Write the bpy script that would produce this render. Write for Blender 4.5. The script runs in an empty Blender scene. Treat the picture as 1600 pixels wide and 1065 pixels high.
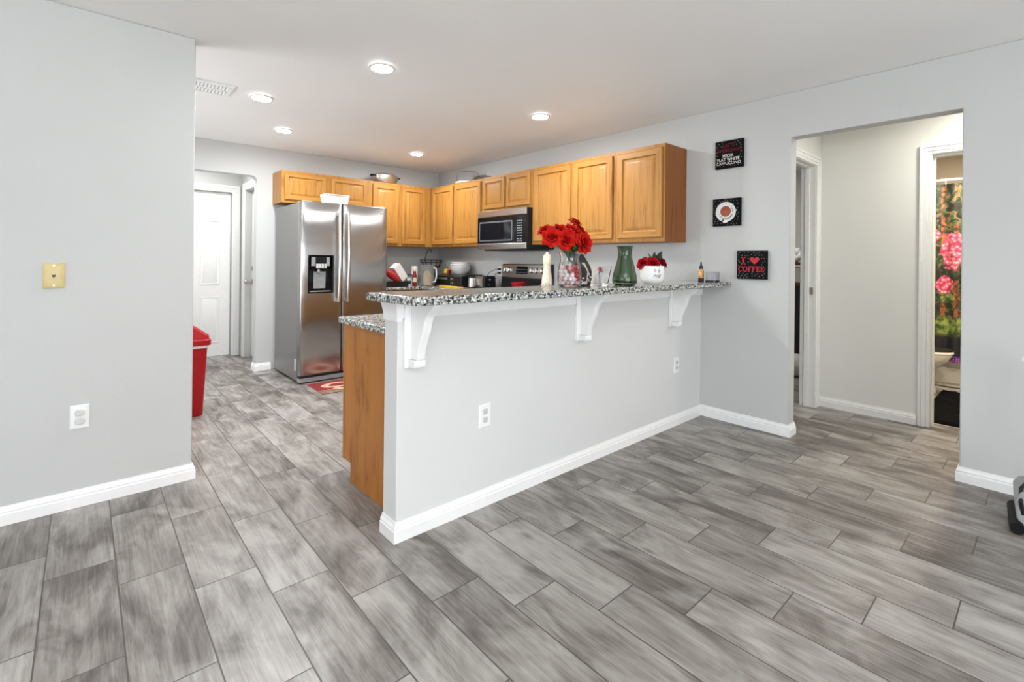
import bpy, bmesh, math, random
from mathutils import Vector, Matrix, noise

scene = bpy.context.scene
COL = scene.collection
PI = math.pi
R = math.radians
rnd = random.Random(7)

# ------------------------------------------------------------------ camera
F_PX, CY, YAW, ROLL, EYE = 753.2, 407.3, 0.7273, 0.0103, 1.2261
cam_data = bpy.data.cameras.new('camera')
cam = bpy.data.objects.new('camera', cam_data)
COL.objects.link(cam)
cam_data.sensor_width = 36.0
cam_data.lens = F_PX / 1600.0 * 36.0
cam_data.shift_y = -(532.5 - CY) / 1600.0
cam_data.clip_start = 0.02
_F = Vector((math.sin(YAW), math.cos(YAW), 0))
_R = Vector((math.cos(YAW), -math.sin(YAW), 0))
_U = Vector((0, 0, 1))
_R2 = _R * math.cos(ROLL) + _U * math.sin(ROLL)
_U2 = _U * math.cos(ROLL) - _R * math.sin(ROLL)
cam.matrix_world = Matrix(((_R2.x, _U2.x, -_F.x, 0), (_R2.y, _U2.y, -_F.y, 0), (_R2.z, _U2.z, -_F.z, EYE), (0, 0, 0, 1)))
scene.camera = cam

# ------------------------------------------------------------------ exposure, world, daylight
vs = scene.view_settings
vs.view_transform = 'Standard'
vs.look = 'None'
vs.gamma = 1.0
vs.exposure = 0.42
vs.use_curve_mapping = False
world = bpy.data.worlds.new('world')
scene.world = world
world.use_nodes = True
world.node_tree.nodes['Background'].inputs[0].default_value = (0.86, 0.93, 1.0, 1)
world.node_tree.nodes['Background'].inputs[1].default_value = 1.0


def area_light(name, loc, rot, sx, sy, power, color=(1, 1, 1)):
    d = bpy.data.lights.new(name, 'AREA')
    d.shape = 'RECTANGLE'
    d.size, d.size_y = sx, sy
    d.energy = power
    d.color = color
    o = bpy.data.objects.new(name, d)
    o.location = loc
    o.rotation_euler = rot
    COL.objects.link(o)
    return o


def ceiling_lamp(name, loc, power, radius=0.14, color=(1, 1, 1)):
    d = bpy.data.lights.new(name, 'AREA')
    d.shape = 'DISK'
    d.size = radius * 2
    d.energy = power
    d.color = color
    o = bpy.data.objects.new(name, d)
    o.location = loc
    COL.objects.link(o)
    return o


# daylight through the sliding door behind the camera and the side window
area_light('daylight_sliding_door', (-0.3, -3.45, 1.15), (R(-106), 0, R(180)), 4.4, 2.1, 108, (0.95, 0.975, 1.0))
area_light('daylight_side_window', (-4.2, 0.6, 1.35), (0, R(-115), 0), 1.6, 3.0, 32, (0.95, 0.975, 1.0))
area_light('kitchen_fill_light', (-1.35, 4.55, 1.2), (0, R(-115), 0), 1.9, 1.5, 36, (0.96, 0.98, 1.0))  # added fill from the unseen kitchen side, tilted up to lift the ceiling
# unseen uplight added behind the camera to brighten the ceiling
up_ = ceiling_lamp('ceiling_fill_uplight', (-0.6, -1.0, 1.55), 78, 0.25, (0.97, 0.985, 1.0))
up_.rotation_euler = (R(180), 0, 0)
# lamps of the rooms beyond the openings
ceiling_lamp('hall_lamp', (4.35, 0.15, 2.42), 13, 0.12, (1.0, 0.95, 0.84))
ceiling_lamp('bathroom_lamp', (5.9, 0.3, 2.42), 44, 0.15, (1.0, 0.88, 0.70))
ceiling_lamp('laundry_lamp', (0.85, 6.2, 2.42), 11, 0.15, (1.0, 0.985, 0.95))
ceiling_lamp('bedroom_lamp', (5.3, 2.6, 2.42), 14, 0.15, (1.0, 0.97, 0.92))
LED = 400.0            # emission of the recessed kitchen lights

# ------------------------------------------------------------------ node helpers


def new_mat(name):
    m = bpy.data.materials.new(name)
    m.use_nodes = True
    nt = m.node_tree
    b = nt.nodes['Principled BSDF']
    return m, nt, b


class NT:
    def __init__(self, nt):
        self.nt = nt

    def n(self, t, **kw):
        x = self.nt.nodes.new(t)
        for k, v in kw.items():
            setattr(x, k, v)
        return x

    def link(self, a, b):
        self.nt.links.new(a, b)

    def put(self, sock, v):
        if isinstance(v, bpy.types.NodeSocket):
            self.link(v, sock)
        else:
            sock.default_value = v

    def math(self, op, a, b=None, c=None, clamp=False):
        x = self.n('ShaderNodeMath', operation=op)
        x.use_clamp = clamp
        self.put(x.inputs[0], a)
        if b is not None:
            self.put(x.inputs[1], b)
        if c is not None:
            self.put(x.inputs[2], c)
        return x.outputs[0]

    def pos(self):
        return self.n('ShaderNodeNewGeometry').outputs['Position']

    def obj(self):
        return self.n('ShaderNodeTexCoord').outputs['Object']

    def mapping(self, vec, scale=(1, 1, 1), loc=(0, 0, 0), rot=(0, 0, 0)):
        x = self.n('ShaderNodeMapping')
        self.link(vec, x.inputs[0])
        x.inputs['Location'].default_value = loc
        x.inputs['Rotation'].default_value = rot
        x.inputs['Scale'].default_value = scale
        return x.outputs[0]

    def noise(self, vec, scale, detail=3.0, rough=0.5, dist=0.0):
        x = self.n('ShaderNodeTexNoise')
        self.link(vec, x.inputs['Vector'])
        x.inputs['Scale'].default_value = scale
        x.inputs['Detail'].default_value = detail
        x.inputs['Roughness'].default_value = rough
        x.inputs['Distortion'].default_value = dist
        return x.outputs['Fac']

    def ramp(self, fac, stops, interp='LINEAR'):
        x = self.n('ShaderNodeValToRGB')
        x.color_ramp.interpolation = interp
        el = x.color_ramp.elements
        while len(el) < len(stops):
            el.new(0.5)
        for e, (p, c) in zip(el, stops):
            e.position = p
            e.color = (c[0], c[1], c[2], 1)
        self.link(fac, x.inputs[0])
        return x.outputs[0]

    def mix(self, fac, a, b, mode='MIX'):
        x = self.n('ShaderNodeMix', data_type='RGBA', blend_type=mode)
        self.put(x.inputs[0], fac)
        for s, v in ((x.inputs[6], a), (x.inputs[7], b)):
            if isinstance(v, bpy.types.NodeSocket):
                self.link(v, s)
            else:
                s.default_value = (v[0], v[1], v[2], 1)
        return x.outputs[2]

    def bump(self, h, strength, dist, bsdf):
        x = self.n('ShaderNodeBump')
        x.inputs['Strength'].default_value = strength
        x.inputs['Distance'].default_value = dist
        self.link(h, x.inputs['Height'])
        self.link(x.outputs[0], bsdf.inputs['Normal'])


def srgb(r, g, b):
    f = lambda v: (v / 255) / 12.92 if v <= 10 else ((v / 255 + 0.055) / 1.055) ** 2.4
    return (f(r), f(g), f(b))


def plain(name, col, rough=0.5, metal=0.0, spec=0.5, var=0.06, vscale=30.0, bump=0.0, bscale=200.0, bdist=0.001, coat=0.0, trans=0.0, ior=1.45, alpha=1.0, sss=0.0):
    """A plain coloured material with a little procedural variation."""
    m, nt, b = new_mat(name)
    t = NT(nt)
    c = t.noise(t.obj(), vscale, 3)
    lo = tuple(v * (1 - var) for v in col)
    hi = tuple(min(1, v * (1 + var)) for v in col)
    t.link(t.ramp(c, [(0.3, lo), (0.7, hi)]), b.inputs['Base Color'])
    b.inputs['Roughness'].default_value = rough
    b.inputs['Metallic'].default_value = metal
    b.inputs['Specular IOR Level'].default_value = spec
    b.inputs['IOR'].default_value = ior
    b.inputs['Coat Weight'].default_value = coat
    b.inputs['Transmission Weight'].default_value = trans
    b.inputs['Alpha'].default_value = alpha
    if bump:
        t.bump(t.noise(t.obj(), bscale, 3), bump, bdist, b)
    return m


def wall_mat(name, col, bump=0.25):
    m, nt, b = new_mat(name)
    t = NT(nt)
    p = t.pos()
    c = t.noise(p, 1.3, 2)
    t.link(t.ramp(c, [(0.3, tuple(v * 0.975 for v in col)), (0.7, col)]), b.inputs['Base Color'])
    b.inputs['Roughness'].default_value = 0.55
    b.inputs['Specular IOR Level'].default_value = 0.35
    t.bump(t.noise(p, 95, 3, 0.6), bump, 0.002, b)
    return m


def floor_mat():
    m, nt, b = new_mat('wood_look_tile')
    t = NT(nt)
    W, L = 0.2095, 0.6315
    s = t.n('ShaderNodeSeparateXYZ')
    t.link(t.pos(), s.inputs[0])
    x, y = s.outputs[0], s.outputs[1]
    u = t.math('DIVIDE', t.math('SUBTRACT', x, 1.155), W)
    r = t.math('FLOOR', u)
    fu = t.math('SUBTRACT', u, r)
    v = t.math('ADD', t.math('DIVIDE', t.math('SUBTRACT', y, 1.265), L), t.math('MULTIPLY', r, W / L))
    c = t.math('FLOOR', v)
    fv = t.math('SUBTRACT', v, c)
    eu = t.math('MULTIPLY', t.math('MINIMUM', fu, t.math('SUBTRACT', 1.0, fu)), W)
    ev = t.math('MULTIPLY', t.math('MINIMUM', fv, t.math('SUBTRACT', 1.0, fv)), L)
    e = t.math('MINIMUM', eu, ev)
    groove = t.n('ShaderNodeMapRange')
    groove.inputs[1].default_value = 0.0014
    groove.inputs[2].default_value = 0.0030
    t.link(e, groove.inputs[0])
    g = groove.outputs[0]
    idv = t.n('ShaderNodeCombineXYZ')
    t.link(r, idv.inputs[0])
    t.link(c, idv.inputs[1])
    wn = t.n('ShaderNodeTexWhiteNoise', noise_dimensions='2D')
    t.link(idv.outputs[0], wn.inputs['Vector'])
    rv, rc = wn.outputs['Value'], wn.outputs['Color']
    off = t.n('ShaderNodeVectorMath', operation='MULTIPLY_ADD')
    t.link(rc, off.inputs[0])
    off.inputs[1].default_value = (19, 23, 17)
    t.link(t.pos(), off.inputs[2])
    q = off.outputs[0]
    grain = t.noise(t.mapping(q, (62, 3.2, 1)), 1.0, 4, 0.65, 0.6)
    fine = t.noise(t.mapping(q, (210, 8, 1)), 1.0, 2, 0.5)
    blotch = t.noise(t.mapping(q, (6.5, 2.3, 1)), 1.0, 4, 0.62, 0.8)
    pale = t.noise(t.mapping(q, (4.0, 2.6, 1), (7, 3, 0)), 1.0, 3, 0.6, 0.5)
    val = t.math('ADD', t.math('MULTIPLY', blotch, 0.66), t.math('MULTIPLY', grain, 0.30))
    val = t.math('ADD', val, t.math('MULTIPLY', fine, 0.12))
    val = t.math('SUBTRACT', val, 0.02)
    val = t.math('ADD', val, t.math('MULTIPLY', t.math('SUBTRACT', rv, 0.5), 0.11))
    col = t.ramp(val, [(0.36, (0.088, 0.075, 0.066)), (0.46, (0.172, 0.153, 0.138)), (0.55, (0.270, 0.249, 0.229)), (0.67, (0.40, 0.378, 0.353))])
    pf = t.ramp(pale, [(0.55, (0, 0, 0)), (0.72, (0.55, 0.55, 0.55))])
    col = t.mix(pf, col, (0.50, 0.48, 0.455))
    vor = t.n('ShaderNodeTexVoronoi')
    t.link(t.mapping(q, (7.0, 2.6, 1)), vor.inputs['Vector'])
    vor.inputs['Scale'].default_value = 1.0
    knot = t.ramp(vor.outputs['Distance'], [(0.03, (0.7, 0.7, 0.7)), (0.13, (0, 0, 0))])
    col = t.mix(knot, col, (0.105, 0.090, 0.080))
    col = t.mix(g, (0.075, 0.064, 0.057), col)
    t.link(col, b.inputs['Base Color'])
    rg = t.ramp(val, [(0.3, (0.42, 0.42, 0.42)), (0.7, (0.34, 0.34, 0.34))])
    t.link(rg, b.inputs['Roughness'])
    b.inputs['Specular IOR Level'].default_value = 0.4
    t.bump(t.math('ADD', g, t.math('MULTIPLY', fine, 0.10)), 0.35, 0.0015, b)
    return m


def granite_mat():
    m, nt, b = new_mat('speckled_granite')
    t = NT(nt)
    p = t.pos()
    n1 = t.noise(p, 75, 3, 0.55, 0.6)
    n2 = t.noise(t.mapping(p, (1, 1, 1), (3, 5, 7)), 46, 2, 0.5, 0.3)
    n3 = t.noise(t.mapping(p, (1, 1, 1), (9, 1, 4)), 120, 2)
    col = t.ramp(n1, [(0.36, (0.006, 0.008, 0.008)), (0.44, (0.04, 0.048, 0.048)), (0.49, (0.22, 0.24, 0.23)), (0.56, (0.50, 0.51, 0.48)), (0.68, (0.78, 0.78, 0.74))])
    warm = t.ramp(n2, [(0.55, (0, 0, 0)), (0.70, (0.5, 0.5, 0.5))])
    col = t.mix(warm, col, (0.52, 0.43, 0.36))
    blk = t.ramp(n3, [(0.28, (1, 1, 1)), (0.34, (0, 0, 0))])
    col = t.mix(blk, col, (0.012, 0.012, 0.012))
    t.link(col, b.inputs['Base Color'])
    b.inputs['Roughness'].default_value = 0.16
    b.inputs['Coat Weight'].default_value = 0.2
    return m


def oak_mat(name, base, dark, axis=2, mottled=False):
    """Oak with the grain running along one axis."""
    m, nt, b = new_mat(name)
    t = NT(nt)
    sc = [26.0, 26.0, 26.0]
    sc[axis] = 1.7
    q = t.mapping(t.pos(), tuple(sc))
    g = t.noise(q, 1.0, 4, 0.6, 1.0)
    sc2 = [160.0, 160.0, 160.0]
    sc2[axis] = 7.0
    f = t.noise(t.mapping(t.pos(), tuple(sc2)), 1.0, 2)
    val = t.math('ADD', t.math('MULTIPLY', g, 0.75), t.math('MULTIPLY', f, 0.25))
    if mottled:
        k = t.noise(t.mapping(t.pos(), (9, 9, 3.2)), 1.0, 4, 0.6, 0.5)
        val = t.math('ADD', t.math('MULTIPLY', val, 0.35), t.math('MULTIPLY', k, 0.65))
    hi = tuple(min(1, v * 1.16) for v in base)
    t.link(t.ramp(val, [(0.34, dark), (0.47, base), (0.66, hi)]), b.inputs['Base Color'])
    b.inputs['Roughness'].default_value = 0.42
    b.inputs['Specular IOR Level'].default_value = 0.3
    b.inputs['Coat Weight'].default_value = 0.04
    b.inputs['Coat Roughness'].default_value = 0.2
    t.bump(val, 0.10, 0.001, b)
    return m


def steel_mat(name, col=(0.60, 0.59, 0.58), rough=0.28, axis=0, wave=0.0):
    m, nt, b = new_mat(name)
    t = NT(nt)
    sc = [500.0, 500.0, 500.0]
    sc[axis] = 3.0
    n = t.noise(t.mapping(t.pos(), tuple(sc)), 1.0, 2)
    t.link(t.ramp(n, [(0.3, tuple(v * (0.985 if wave else 0.92) for v in col)), (0.7, col)]), b.inputs['Base Color'])
    b.inputs['Metallic'].default_value = 1.0
    t.link(t.ramp(n, [(0.3, (rough,) * 3), (0.7, (rough + (0.012 if wave else 0.08),) * 3)]), b.inputs['Roughness'])
    h = n
    if wave:
        w = t.noise(t.mapping(t.pos(), (1.5, 1.5, 3.6)), 1.0, 1)
        t.bump(t.math('MULTIPLY', w, wave), 0.5, 0.02, b)
        tg = t.n('ShaderNodeTangent', direction_type='RADIAL', axis='Z')
        t.link(tg.outputs[0], b.inputs['Tangent'])
        b.inputs['Anisotropic'].default_value = 0.92
    else:
        t.bump(h, 0.04, 0.0005, b)
    return m


def glass_mat(name, col=(1, 1, 1), rough=0.02, ior=1.45):
    m, nt, b = new_mat(name)
    t = NT(nt)
    c = t.noise(t.obj(), 12, 2)
    t.link(t.ramp(c, [(0.3, tuple(v * 0.97 for v in col)), (0.7, col)]), b.inputs['Base Color'])
    b.inputs['Roughness'].default_value = rough
    b.inputs['Transmission Weight'].default_value = 1.0
    b.inputs['IOR'].default_value = ior
    return m


def emit_mat(name, col, strength):
    m, nt, b = new_mat(name)
    b.inputs['Base Color'].default_value = (0.9, 0.9, 0.9, 1)
    b.inputs['Emission Color'].default_value = (col[0], col[1], col[2], 1)
    b.inputs['Emission Strength'].default_value = strength
    return m


def curtain_mat():
    """Printed garden cloth: trellis, leaves, pink blossom clusters, a lawn and purple flowers."""
    m, nt, b = new_mat('printed_garden_cloth')
    t = NT(nt)
    p = t.pos()
    s = t.n('ShaderNodeSeparateXYZ')
    t.link(p, s.inputs[0])
    y, z = s.outputs[1], s.outputs[2]
    leaf = t.ramp(t.noise(p, 13, 4, 0.6, 1.2), [(0.40, (0.008, 0.006, 0.005)), (0.50, (0.018, 0.028, 0.012)), (0.58, (0.05, 0.10, 0.04)), (0.63, (0.30, 0.12, 0.04)), (0.72, (0.03, 0.012, 0.008))])
    pil = t.math('SINE', t.math('MULTIPLY', y, 62.0))
    pilm = t.ramp(pil, [(0.35, (0, 0, 0)), (0.6, (1, 1, 1))])
    zone = t.ramp(t.noise(t.mapping(p, (1, 3.0, 2.2)), 1.6, 2), [(0.47, (0, 0, 0)), (0.53, (1, 1, 1))])
    brown = t.ramp(t.noise(p, 28, 3), [(0.38, (0.05, 0.012, 0.006)), (0.68, (0.42, 0.14, 0.04))])
    col = t.mix(t.math('MULTIPLY', pilm, zone), leaf, brown)
    petals = t.n('ShaderNodeTexVoronoi')
    t.link(p, petals.inputs['Vector'])
    petals.inputs['Scale'].default_value = 30
    pink = t.ramp(petals.outputs['Distance'], [(0.05, (0.95, 0.55, 0.55)), (0.35, (0.80, 0.16, 0.24)), (0.7, (0.35, 0.02, 0.07))])

    def blob(cy, cz, ry, rz):
        a = t.math('DIVIDE', t.math('SUBTRACT', y, cy), ry)
        c = t.math('DIVIDE', t.math('SUBTRACT', z, cz), rz)
        d = t.math('ADD', t.math('MULTIPLY', a, a), t.math('MULTIPLY', c, c))
        d = t.math('ADD', d, t.math('MULTIPLY', t.math('SUBTRACT', t.noise(p, 14, 3), 0.5), 1.5))
        return t.ramp(d, [(0.8, (1, 1, 1)), (1.0, (0, 0, 0))])
    for args in ((0.655, 1.36, 0.10, 0.20), (0.72, 1.03, 0.07, 0.09), (0.88, 1.55, 0.12, 0.14), (0.45, 1.48, 0.12, 0.16)):
        col = t.mix(blob(*args), col, pink)
    green = t.ramp(t.noise(p, 24, 3), [(0.4, (0.03, 0.06, 0.01)), (0.65, (0.28, 0.35, 0.08))])
    col = t.mix(blob(0.70, 0.90, 0.06, 0.05), col, green)
    lawn = t.ramp(t.math('ABSOLUTE', t.math('SUBTRACT', z, 0.62)), [(0.07, (1, 1, 1)), (0.11, (0, 0, 0))])
    col = t.mix(lawn, col, green)
    low = t.ramp(z, [(0.50, (1, 1, 1)), (0.56, (0, 0, 0))])
    col = t.mix(low, col, (0.012, 0.012, 0.016))
    purple = t.ramp(t.noise(p, 60, 2), [(0.42, (0.02, 0.01, 0.03)), (0.55, (0.42, 0.12, 0.55))])
    pm = t.ramp(z, [(0.30, (1, 1, 1)), (0.34, (0, 0, 0))])
    col = t.mix(pm, col, purple)
    t.link(col, b.inputs['Base Color'])
    b.inputs['Roughness'].default_value = 0.6
    return m


M = {}
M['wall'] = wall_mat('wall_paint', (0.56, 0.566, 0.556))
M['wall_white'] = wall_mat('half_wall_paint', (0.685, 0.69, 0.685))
M['wall_warm'] = wall_mat('hall_wall_paint', (0.80, 0.80, 0.765))
M['wall_beige'] = wall_mat('bathroom_wall_paint', (0.68, 0.60, 0.48))
M['ceiling'] = wall_mat('ceiling_texture', (0.93, 0.93, 0.925), 0.5)
M['trim'] = plain('white_trim_paint', (0.86, 0.86, 0.855), 0.35, var=0.02)
M['door'] = plain('white_door_paint', (0.86, 0.86, 0.85), 0.4, var=0.02)
M['floor'] = floor_mat()
M['granite'] = granite_mat()
OAK, OAKD = (0.385, 0.180, 0.038), (0.255, 0.095, 0.015)
M['oak'] = oak_mat('honey_oak', OAK, OAKD, 2)
M['oak_h'] = oak_mat('honey_oak_rail', OAK, OAKD, 1)
M['oak_hx'] = oak_mat('honey_oak_rail_back', OAK, OAKD, 0)
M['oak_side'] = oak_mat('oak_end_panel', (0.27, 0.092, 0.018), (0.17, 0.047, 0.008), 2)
M['maple'] = oak_mat('mottled_panel', (0.43, 0.17, 0.033), (0.27, 0.088, 0.014), 2, True)
M['steel'] = steel_mat('brushed_steel', (0.43, 0.42, 0.41), 0.23, 0, 0.5)
M['steel_y'] = steel_mat('brushed_steel_range', (0.52, 0.50, 0.48), 0.26, 1)
M['handle'] = steel_mat('polished_handle', (0.80, 0.78, 0.76), 0.18, 2)
M['aluminium'] = steel_mat('cast_aluminium', (0.72, 0.70, 0.66), 0.30, 0)
M['fridge_side'] = plain('grey_fridge_side', (0.20, 0.197, 0.19), 0.38, 0.35, var=0.03, bump=0.1, bscale=400)
M['black'] = plain('black_plastic', (0.012, 0.012, 0.013), 0.28, var=0.2)
M['black_glass'] = plain('black_glass', (0.008, 0.008, 0.009), 0.06, var=0.1, spec=0.35)
M['basket_white'] = plain('basket_plastic', (0.66, 0.65, 0.64), 0.5, var=0.02)
M['dark'] = plain('dark_plastic', (0.03, 0.03, 0.032), 0.5, var=0.2)
M['grey'] = plain('grey_plastic', (0.30, 0.31, 0.32), 0.4)
M['dark_grey'] = plain('dark_grey_frame', (0.12, 0.125, 0.135), 0.4)
M['lightgrey'] = plain('pale_grey_print', (0.60, 0.60, 0.60), 0.5)
M['white'] = plain('white_plastic', (0.85, 0.85, 0.84), 0.35, var=0.02)
M['whiteceramic'] = plain('white_ceramic', (0.88, 0.88, 0.87), 0.12, var=0.02, coat=0.4)
M['cream'] = plain('cream_ceramic', (0.72, 0.66, 0.52), 0.4)
M['almond'] = plain('almond_plastic', (0.62, 0.50, 0.22), 0.35, var=0.05)
M['plate_grey'] = plain('outlet_face_plastic', (0.62, 0.62, 0.62), 0.35, var=0.02)
M['red'] = plain('red_plastic', (0.36, 0.004, 0.006), 0.32, var=0.05)
M['redcloth'] = plain('red_cloth', (0.45, 0.02, 0.02), 0.8, var=0.2, bump=0.3)
M['rose'] = plain('red_petal', (0.52, 0.010, 0.006), 0.8, spec=0.15, var=0.35, vscale=60)
M['rose_dark'] = plain('dark_red_petal', (0.32, 0.003, 0.010), 0.8, spec=0.15, var=0.35, vscale=60)
M['leaf'] = plain('green_leaf', (0.035, 0.095, 0.022), 0.45, var=0.5, vscale=40)
M['leaf_pale'] = plain('pale_green_leaf', (0.20, 0.27, 0.05), 0.45, var=0.4, vscale=40)
M['leaf_dark'] = plain('dark_green_leaf', (0.012, 0.03, 0.012), 0.35, var=0.5, vscale=40)
M['clear'] = glass_mat('clear_glass')
M['green_glass'] = glass_mat('green_glass', (0.30, 0.41, 0.29), 0.02)
M['thin_clear'] = glass_mat('clear_thin_plastic', (0.97, 0.98, 1.0), 0.05, 1.12)
M['clear_plastic'] = plain('frosted_plastic', (0.86, 0.88, 0.90), 0.25, trans=0.85, var=0.02, ior=1.12)
M['yellow'] = plain('yellow_plastic', (0.80, 0.50, 0.03), 0.45)
M['yellow_print'] = plain('yellow_wrapper', (0.75, 0.55, 0.03), 0.4, var=0.5, vscale=45)
M['amber_print'] = plain('amber_paper_band', (0.60, 0.32, 0.10), 0.4, var=0.7, vscale=60)
M['orange_liquid'] = plain('amber_liquid', (0.85, 0.58, 0.22), 0.3)
M['bead_red'] = plain('red_bead', (0.50, 0.004, 0.016), 0.15)
M['bead_pink'] = plain('pink_bead', (0.85, 0.42, 0.46), 0.2)
M['bead_white'] = plain('white_bead', (0.90, 0.82, 0.80), 0.2)
M['sauce'] = plain('red_sauce', (0.26, 0.010, 0.008), 0.25)
M['wire'] = plain('black_wire', (0.008, 0.008, 0.008), 0.6, spec=0.2)
M['art_black'] = plain('black_canvas', (0.006, 0.006, 0.007), 0.7, spec=0.1, var=0.2)
M['bean'] = plain('faint_bean_print', (0.17, 0.16, 0.16), 0.6, spec=0.1)
M['art_red'] = plain('red_lettering', (0.46, 0.035, 0.045), 0.6, spec=0.15)
M['art_darkred'] = plain('dark_red_lettering', (0.16, 0.012, 0.014), 0.6, spec=0.15)
M['art_white'] = plain('white_lettering', (0.72, 0.70, 0.68), 0.6, spec=0.15)
M['coffee'] = plain('coffee_print', (0.30, 0.055, 0.018), 0.4, var=0.4, vscale=20)
M['rug_red'] = plain('red_rug_pile', (0.22, 0.018, 0.020), 0.9, var=0.3, bump=0.4)
M['rug_cream'] = plain('cream_rug_pile', (0.56, 0.38, 0.27), 0.9, var=0.2, bump=0.4)
M['rug_dark'] = plain('dark_rug_pile', (0.05, 0.045, 0.045), 0.9, var=0.3, bump=0.4)
M['rug_brown'] = plain('brown_rug_pile', (0.24, 0.13, 0.09), 0.9, var=0.3, bump=0.4)
M['rug_black'] = plain('black_bath_rug', (0.002, 0.002, 0.0025), 0.9, spec=0.08, var=0.5, bump=0.8, bscale=120, bdist=0.004)
M['curtain'] = curtain_mat()
M['porcelain'] = plain('warm_porcelain', (0.82, 0.78, 0.70), 0.1, var=0.02, coat=0.4)
M['chrome'] = steel_mat('chrome', (0.8, 0.8, 0.8), 0.12, 2)
M['brass'] = steel_mat('satin_nickel', (0.55, 0.52, 0.48), 0.25, 2)
M['wood_dark'] = oak_mat('dark_walnut', (0.07, 0.03, 0.016), (0.03, 0.012, 0.006), 2)
M['led'] = emit_mat('led_lens', (0.965, 0.985, 1.0), LED)
M['display'] = plain('display_window', (0.004, 0.006, 0.010), 0.08, var=0.1)
M['carton'] = plain('white_carton', (0.85, 0.83, 0.84), 0.5, var=0.03)

# ------------------------------------------------------------------ mesh builder


class MB:
    def __init__(self):
        self.v = []
        self.f = []
        self.mi = []
        self.cur = 0

    def mat(self, i):
        self.cur = i
        return self

    def add(self, verts, faces, T=None):
        o = len(self.v)
        for p in verts:
            p = Vector(p)
            self.v.append(T @ p if T else p)
        for f in faces:
            self.f.append([i + o for i in f])
            self.mi.append(self.cur)
        return self

    def box(self, x0, x1, y0, y1, z0, z1, T=None):
        v = [(x0, y0, z0), (x1, y0, z0), (x1, y1, z0), (x0, y1, z0), (x0, y0, z1), (x1, y0, z1), (x1, y1, z1), (x0, y1, z1)]
        f = [(0, 3, 2, 1), (4, 5, 6, 7), (0, 1, 5, 4), (1, 2, 6, 5), (2, 3, 7, 6), (3, 0, 4, 7)]
        return self.add(v, f, T)

    def prism(self, poly, axis, a, b, T=None):
        """Extrude a 2-D outline along an axis; outline lies in the two other axes, in xyz order."""
        n = len(poly)

        def P(q, w):
            if axis == 0:
                return (w, q[0], q[1])
            if axis == 1:
                return (q[0], w, q[1])
            return (q[0], q[1], w)
        v = [P(q, a) for q in poly] + [P(q, b) for q in poly]
        f = [list(range(n))[::-1], list(range(n, 2 * n))]
        for i in range(n):
            j = (i + 1) % n
            f.append((i, j, n + j, n + i))
        return self.add(v, f, T)

    def lathe(self, prof, c=(0, 0, 0), n=32, T=None, sx=1.0, sy=1.0, close=False):
        """prof: list of (radius, z)."""
        v, f = [], []
        m = len(prof)
        for (r, z) in prof:
            for k in range(n):
                a = 2 * PI * k / n
                v.append((c[0] + r * sx * math.cos(a), c[1] + r * sy * math.sin(a), c[2] + z))
        for i in range(m - 1):
            for k in range(n):
                l = (k + 1) % n
                f.append((i * n + k, i * n + l, (i + 1) * n + l, (i + 1) * n + k))
        if close:
            for k in range(n):
                l = (k + 1) % n
                f.append(((m - 1) * n + k, (m - 1) * n + l, l, k))
        else:
            if prof[0][0] > 1e-5:
                f.append(list(range(n))[::-1])
            if prof[-1][0] > 1e-5:
                f.append([(m - 1) * n + k for k in range(n)])
        return self.add(v, f, T)

    def tube(self, pts, r, n=8, T=None, closed=False, radii=None):
        pts = [Vector(p) for p in pts]
        m = len(pts)
        v, f = [], []
        up = None
        for i, p in enumerate(pts):
            if closed:
                d = pts[(i + 1) % m] - pts[(i - 1) % m]
            else:
                d = pts[min(i + 1, m - 1)] - pts[max(i - 1, 0)]
            d.normalize()
            if up is None:
                up = Vector((0, 0, 1)) if abs(d.z) < 0.9 else Vector((1, 0, 0))
            a = d.cross(up)
            if a.length < 1e-4:
                a = d.orthogonal()
            a.normalize()
            b_ = a.cross(d)
            up = b_
            rr = radii[i] if radii else r
            for k in range(n):
                t = 2 * PI * k / n
                v.append(p + a * (rr * math.cos(t)) + b_ * (rr * math.sin(t)))
        for i in range(m if closed else m - 1):
            j = (i + 1) % m
            for k in range(n):
                l = (k + 1) % n
                f.append((i * n + k, i * n + l, j * n + l, j * n + k))
        if not closed:
            f.append(list(range(n))[::-1])
            f.append([(m - 1) * n + k for k in range(n)])
        return self.add(v, f, T)

    def ball(self, c, r, n=12, m=8, sx=1, sy=1, sz=1, T=None):
        v = [(c[0], c[1], c[2] - r * sz)]
        f = []
        for i in range(1, m):
            a = -PI / 2 + PI * i / m
            for k in range(n):
                b_ = 2 * PI * k / n
                v.append((c[0] + r * sx * math.cos(a) * math.cos(b_), c[1] + r * sy * math.cos(a) * math.sin(b_), c[2] + r * sz * math.sin(a)))
        v.append((c[0], c[1], c[2] + r * sz))
        top = len(v) - 1
        for k in range(n):
            l = (k + 1) % n
            f.append((0, 1 + l, 1 + k))
            f.append((top, 1 + (m - 2) * n + k, 1 + (m - 2) * n + l))
        for i in range(m - 2):
            for k in range(n):
                l = (k + 1) % n
                f.append((1 + i * n + k, 1 + i * n + l, 1 + (i + 1) * n + l, 1 + (i + 1) * n + k))
        return self.add(v, f, T)

    def panel(self, w, h, rings, T):
        """Nested rectangles (inset, height) in local x (width), y (height), z (outwards); makes doors and plates."""
        v, f = [], []
        for (i, d) in rings:
            v += [(i, i, d), (w - i, i, d), (w - i, h - i, d), (i, h - i, d)]
        for k in range(len(rings) - 1):
            for j in range(4):
                l = (j + 1) % 4
                f.append((k * 4 + j, k * 4 + l, (k + 1) * 4 + l, (k + 1) * 4 + j))
        e = (len(rings) - 1) * 4
        f.append((e, e + 1, e + 2, e + 3))
        f.append((3, 2, 1, 0))
        return self.add(v, f, T)

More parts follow.
